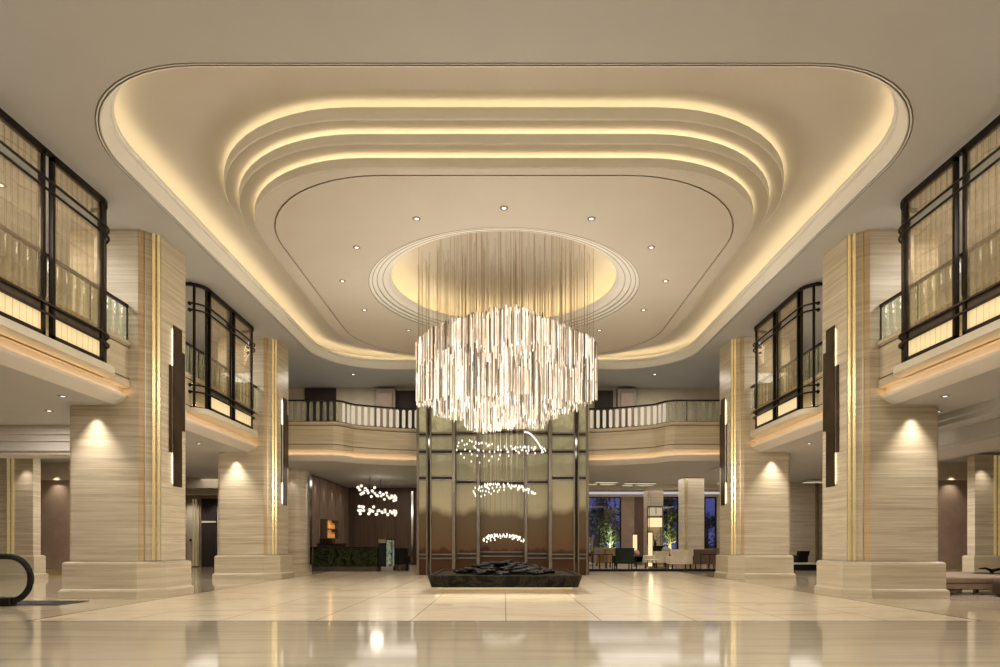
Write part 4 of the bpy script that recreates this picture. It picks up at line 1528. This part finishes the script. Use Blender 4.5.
t = thing('glass_bench', (wx(806, 28), 28.2, 0), 'low dark bench with a pale glass top between the right columns', 'bench')
MB().box(wx(793, 28), wx(818, 28), 27.9, 28.7, .26, .32).build('top', M['ledge'], t, smooth=False)
MB().box(wx(793, 28), wx(818, 28), 27.95, 28.65, .0, .26).build('body', M['black'], t, smooth=False)
t = thing('planter_box', (13.1, 40.0, 0), 'red brown planter box below the window beside the rear right column', 'planter')
MB().box(12.4, 13.7, 39.7, 40.3, 0, .85).build('box', M['wood_mid'], t, bevel=.02)
MB().box(12.45, 13.65, 39.75, 40.25, .82, .87).build('soil', M['void'], t)

# ------------------------------------------------------------------ night garden
struct(MB().box(-10, 40, 41.3, 75, -.3, -.02), 'ground_garden', M['earth'], smooth=False)


def tree(x, y, h, spread, label, leafmat='leaf', bark='bark', nleaf=1100, seed=0, low=.25):
    r = random.Random(seed)
    t = thing('tree', (x, y, 0), label, 'tree', 'trees of the night garden')
    tr = MB().tube([(x, y, -.05), (x + r.uniform(-.1, .1), y, h * .4), (x + r.uniform(-.2, .2), y, h * .95)], [.14, .10, .03], 8)
    tips = []
    for k in range(12):
        z = h * r.uniform(low, .9)
        a = r.uniform(0, 2 * pi)
        L = spread * r.uniform(.5, 1) * (1.15 - z / h * .7)
        tip = Vector((x + L * cos(a), y + L * sin(a) * .7, z + L * .45))
        tr.tube([(x, y, z), (x + L * .5 * cos(a), y + L * .35 * sin(a), z + L * .15), tip], [.05, .035, .012], 5)
        tips.append((tip, L))
    tr.build('trunk', M[bark], t)
    lf = MB()
    for k in range(nleaf):
        tip, L = r.choice(tips)
        c = tip + Vector((r.gauss(0, .34), r.gauss(0, .3), r.gauss(0, .26))) * (.6 + L * .45)
        s_ = r.uniform(.06, .13)
        u = Vector((r.uniform(-1, 1), r.uniform(-1, 1), r.uniform(-1, 1))).normalized()
        w_ = u.orthogonal().normalized()
        lf.add([c - u * s_, c - w_ * s_ * .5, c + u * s_, c + w_ * s_ * .5], [(0, 1, 2, 3)])
    lf.build('foliage', M[leafmat], t, smooth=False, kind='stuff')


tree(wx(602, 46), 46.0, 5.2, 1.6, 'tall dark tree standing in the middle of the first night window', seed=1, nleaf=2600, low=.3)
tree(wx(614, 48), 48.5, 4.6, 1.5, 'dark bushy tree beside the window pier in the first night window', seed=2, nleaf=2400)
tree(wx(592, 49), 49.0, 2.4, 1.8, 'low dark blue green tree at the edge of the first night window', seed=7, nleaf=1500, low=.1)
tree(wx(611, 44), 44.0, 2.3, .7, 'small floodlit pale trunked tree in the first night window', 'leaf_lit', 'bark_pale', 260, 3, .2)
tree(wx(671, 44), 44.2, 3.8, .8, 'floodlit bright green tree in the narrow night window', 'leaf_lit', 'bark_pale', 700, 4, .15)
tree(wx(670, 49), 49.0, 5.2, 1.6, 'dark tree behind the bright green one in the narrow night window', seed=6, nleaf=2200, low=.2)
tree(wx(709, 45), 45.5, 3.2, 1.2, 'dark tree in the night window beside the rear right column', seed=5, nleaf=1300, low=.1)
light('SPOT', (wx(609, 43), 42.3, .1), 260, (1, .9, .55), .05, spot=70, target=(wx(611, 44), 44, 1.6))
light('SPOT', (wx(671, 43), 42.3, .1), 420, (1, .9, .5), .05, spot=70, target=(wx(671, 44), 44.2, 2.0))
light('SPOT', (wx(600, 43), 42.4, .1), 320, (.5, .8, .9), .05, spot=80, target=(wx(600, 46), 46, 2.5))
light('SPOT', (wx(709, 43), 42.4, .1), 160, (.6, .85, .8), .05, spot=80, target=(wx(709, 45.5), 45.5, 2.0))

w = bpy.data.worlds.new('dusk')
scene.world = w
w.use_nodes = True
nt = w.node_tree
bg = nt.nodes['Background']
tc = nt.nodes.new('ShaderNodeTexCoord')
sep = nt.nodes.new('ShaderNodeSeparateXYZ')
nt.links.new(tc.outputs['Generated'], sep.inputs[0])
cr = nt.nodes.new('ShaderNodeValToRGB')
nt.links.new(sep.outputs[2], cr.inputs[0])
cr.color_ramp.elements[0].color = (.10, .11, .34, 1)
cr.color_ramp.elements[1].color = (.02, .03, .12, 1)
cr.color_ramp.elements[1].position = .5
nt.links.new(cr.outputs[0], bg.inputs[0])
bg.inputs[1].default_value = 1.0

# ------------------------------------------------------------------ general lamps
WARM = (1, .93, .84)
# chandelier light
for (x, y, z, e) in ((0, RC - 2.9, 4.5, 150), (-2.8, RC, 4.5, 150), (2.8, RC, 4.5, 150), (0, RC - .5, 3.75, 300)):
    light('POINT', (x, y, z), e, (1, .93, .81), .5)
# gallery corridors
for s in (-1, 1):
    for y in (8, 11.5, 18.5):
        light('AREA', (s * 10.2, y, 8.0), 110, WARM, 1.6, size_y=3)
    # added fill lights under the galleries
    for (x, y) in ((10.5, 8.5), (11.0, 14.5), (12.0, 19.0), (13.5, 22.3)):
        light('AREA', (s * x, y, 4.15 if s < 0 or x < 10.6 else 3.5), 80, WARM, 1.2, size_y=2)
    light('AREA', (s * 12.0, 28.2, SOF - .03), 60, WARM, 4, size_y=3)
    light('AREA', (s * 6.0, 26.2, 7.95), 60, WARM, 3, size_y=1.5)
    light('AREA', (s * 5.0, 26.3, 4.15), 40, WARM, 3, size_y=1.2)
light('AREA', (8.5, 30.3, 4.18), 125, WARM, 8, size_y=3.5)
light('AREA', (9.5, 37.5, 4.46), 150, WARM, 9, size_y=4.5)
light('AREA', (-5.5, 32, 4.18), 45, WARM, 3, size_y=3)
for x in (-15.6, -14.2):
    light('SPOT', (x, 31.0, 3.5), 70, WARM, .1, spot=95, blend=.9, target=(x, 32, 1.4))
# added fill lights, out of view, over the entrance zone of the hall
for (x, y) in ((-4.5, 5), (4.5, 5), (0, 2), (-4.5, -1), (4.5, -1)):
    light('AREA', (x, y, 7.95), 235, (1, .96, .90), 2.0)

# ------------------------------------------------------------------ camera
cam = bpy.data.cameras.new('camera')
cam.sensor_width = 36
cam.lens = F * 36 / 1000
cam.shift_x = (500 - CX) / 1000
cam.shift_y = (CY - 333.5) / 1000
cam.clip_end = 200
co = bpy.data.objects.new('camera', cam)
COL.objects.link(co)
co.location = (0, 0, CAMZ)
co.rotation_euler = (pi / 2, 0, 0)
scene.camera = co

scene.view_settings.view_transform = 'Standard'
scene.view_settings.look = 'Medium High Contrast'
scene.view_settings.exposure = -0.06
scene.cycles.max_bounces = 8
scene.cycles.diffuse_bounces = 4
scene.cycles.glossy_bounces = 4
scene.cycles.transparent_max_bounces = 16
scene.cycles.sample_clamp_indirect = 4
scene.cycles.sample_clamp_direct = 0
scene.cycles.caustics_reflective = False
scene.cycles.caustics_refractive = False
scene.cycles.use_denoising = True
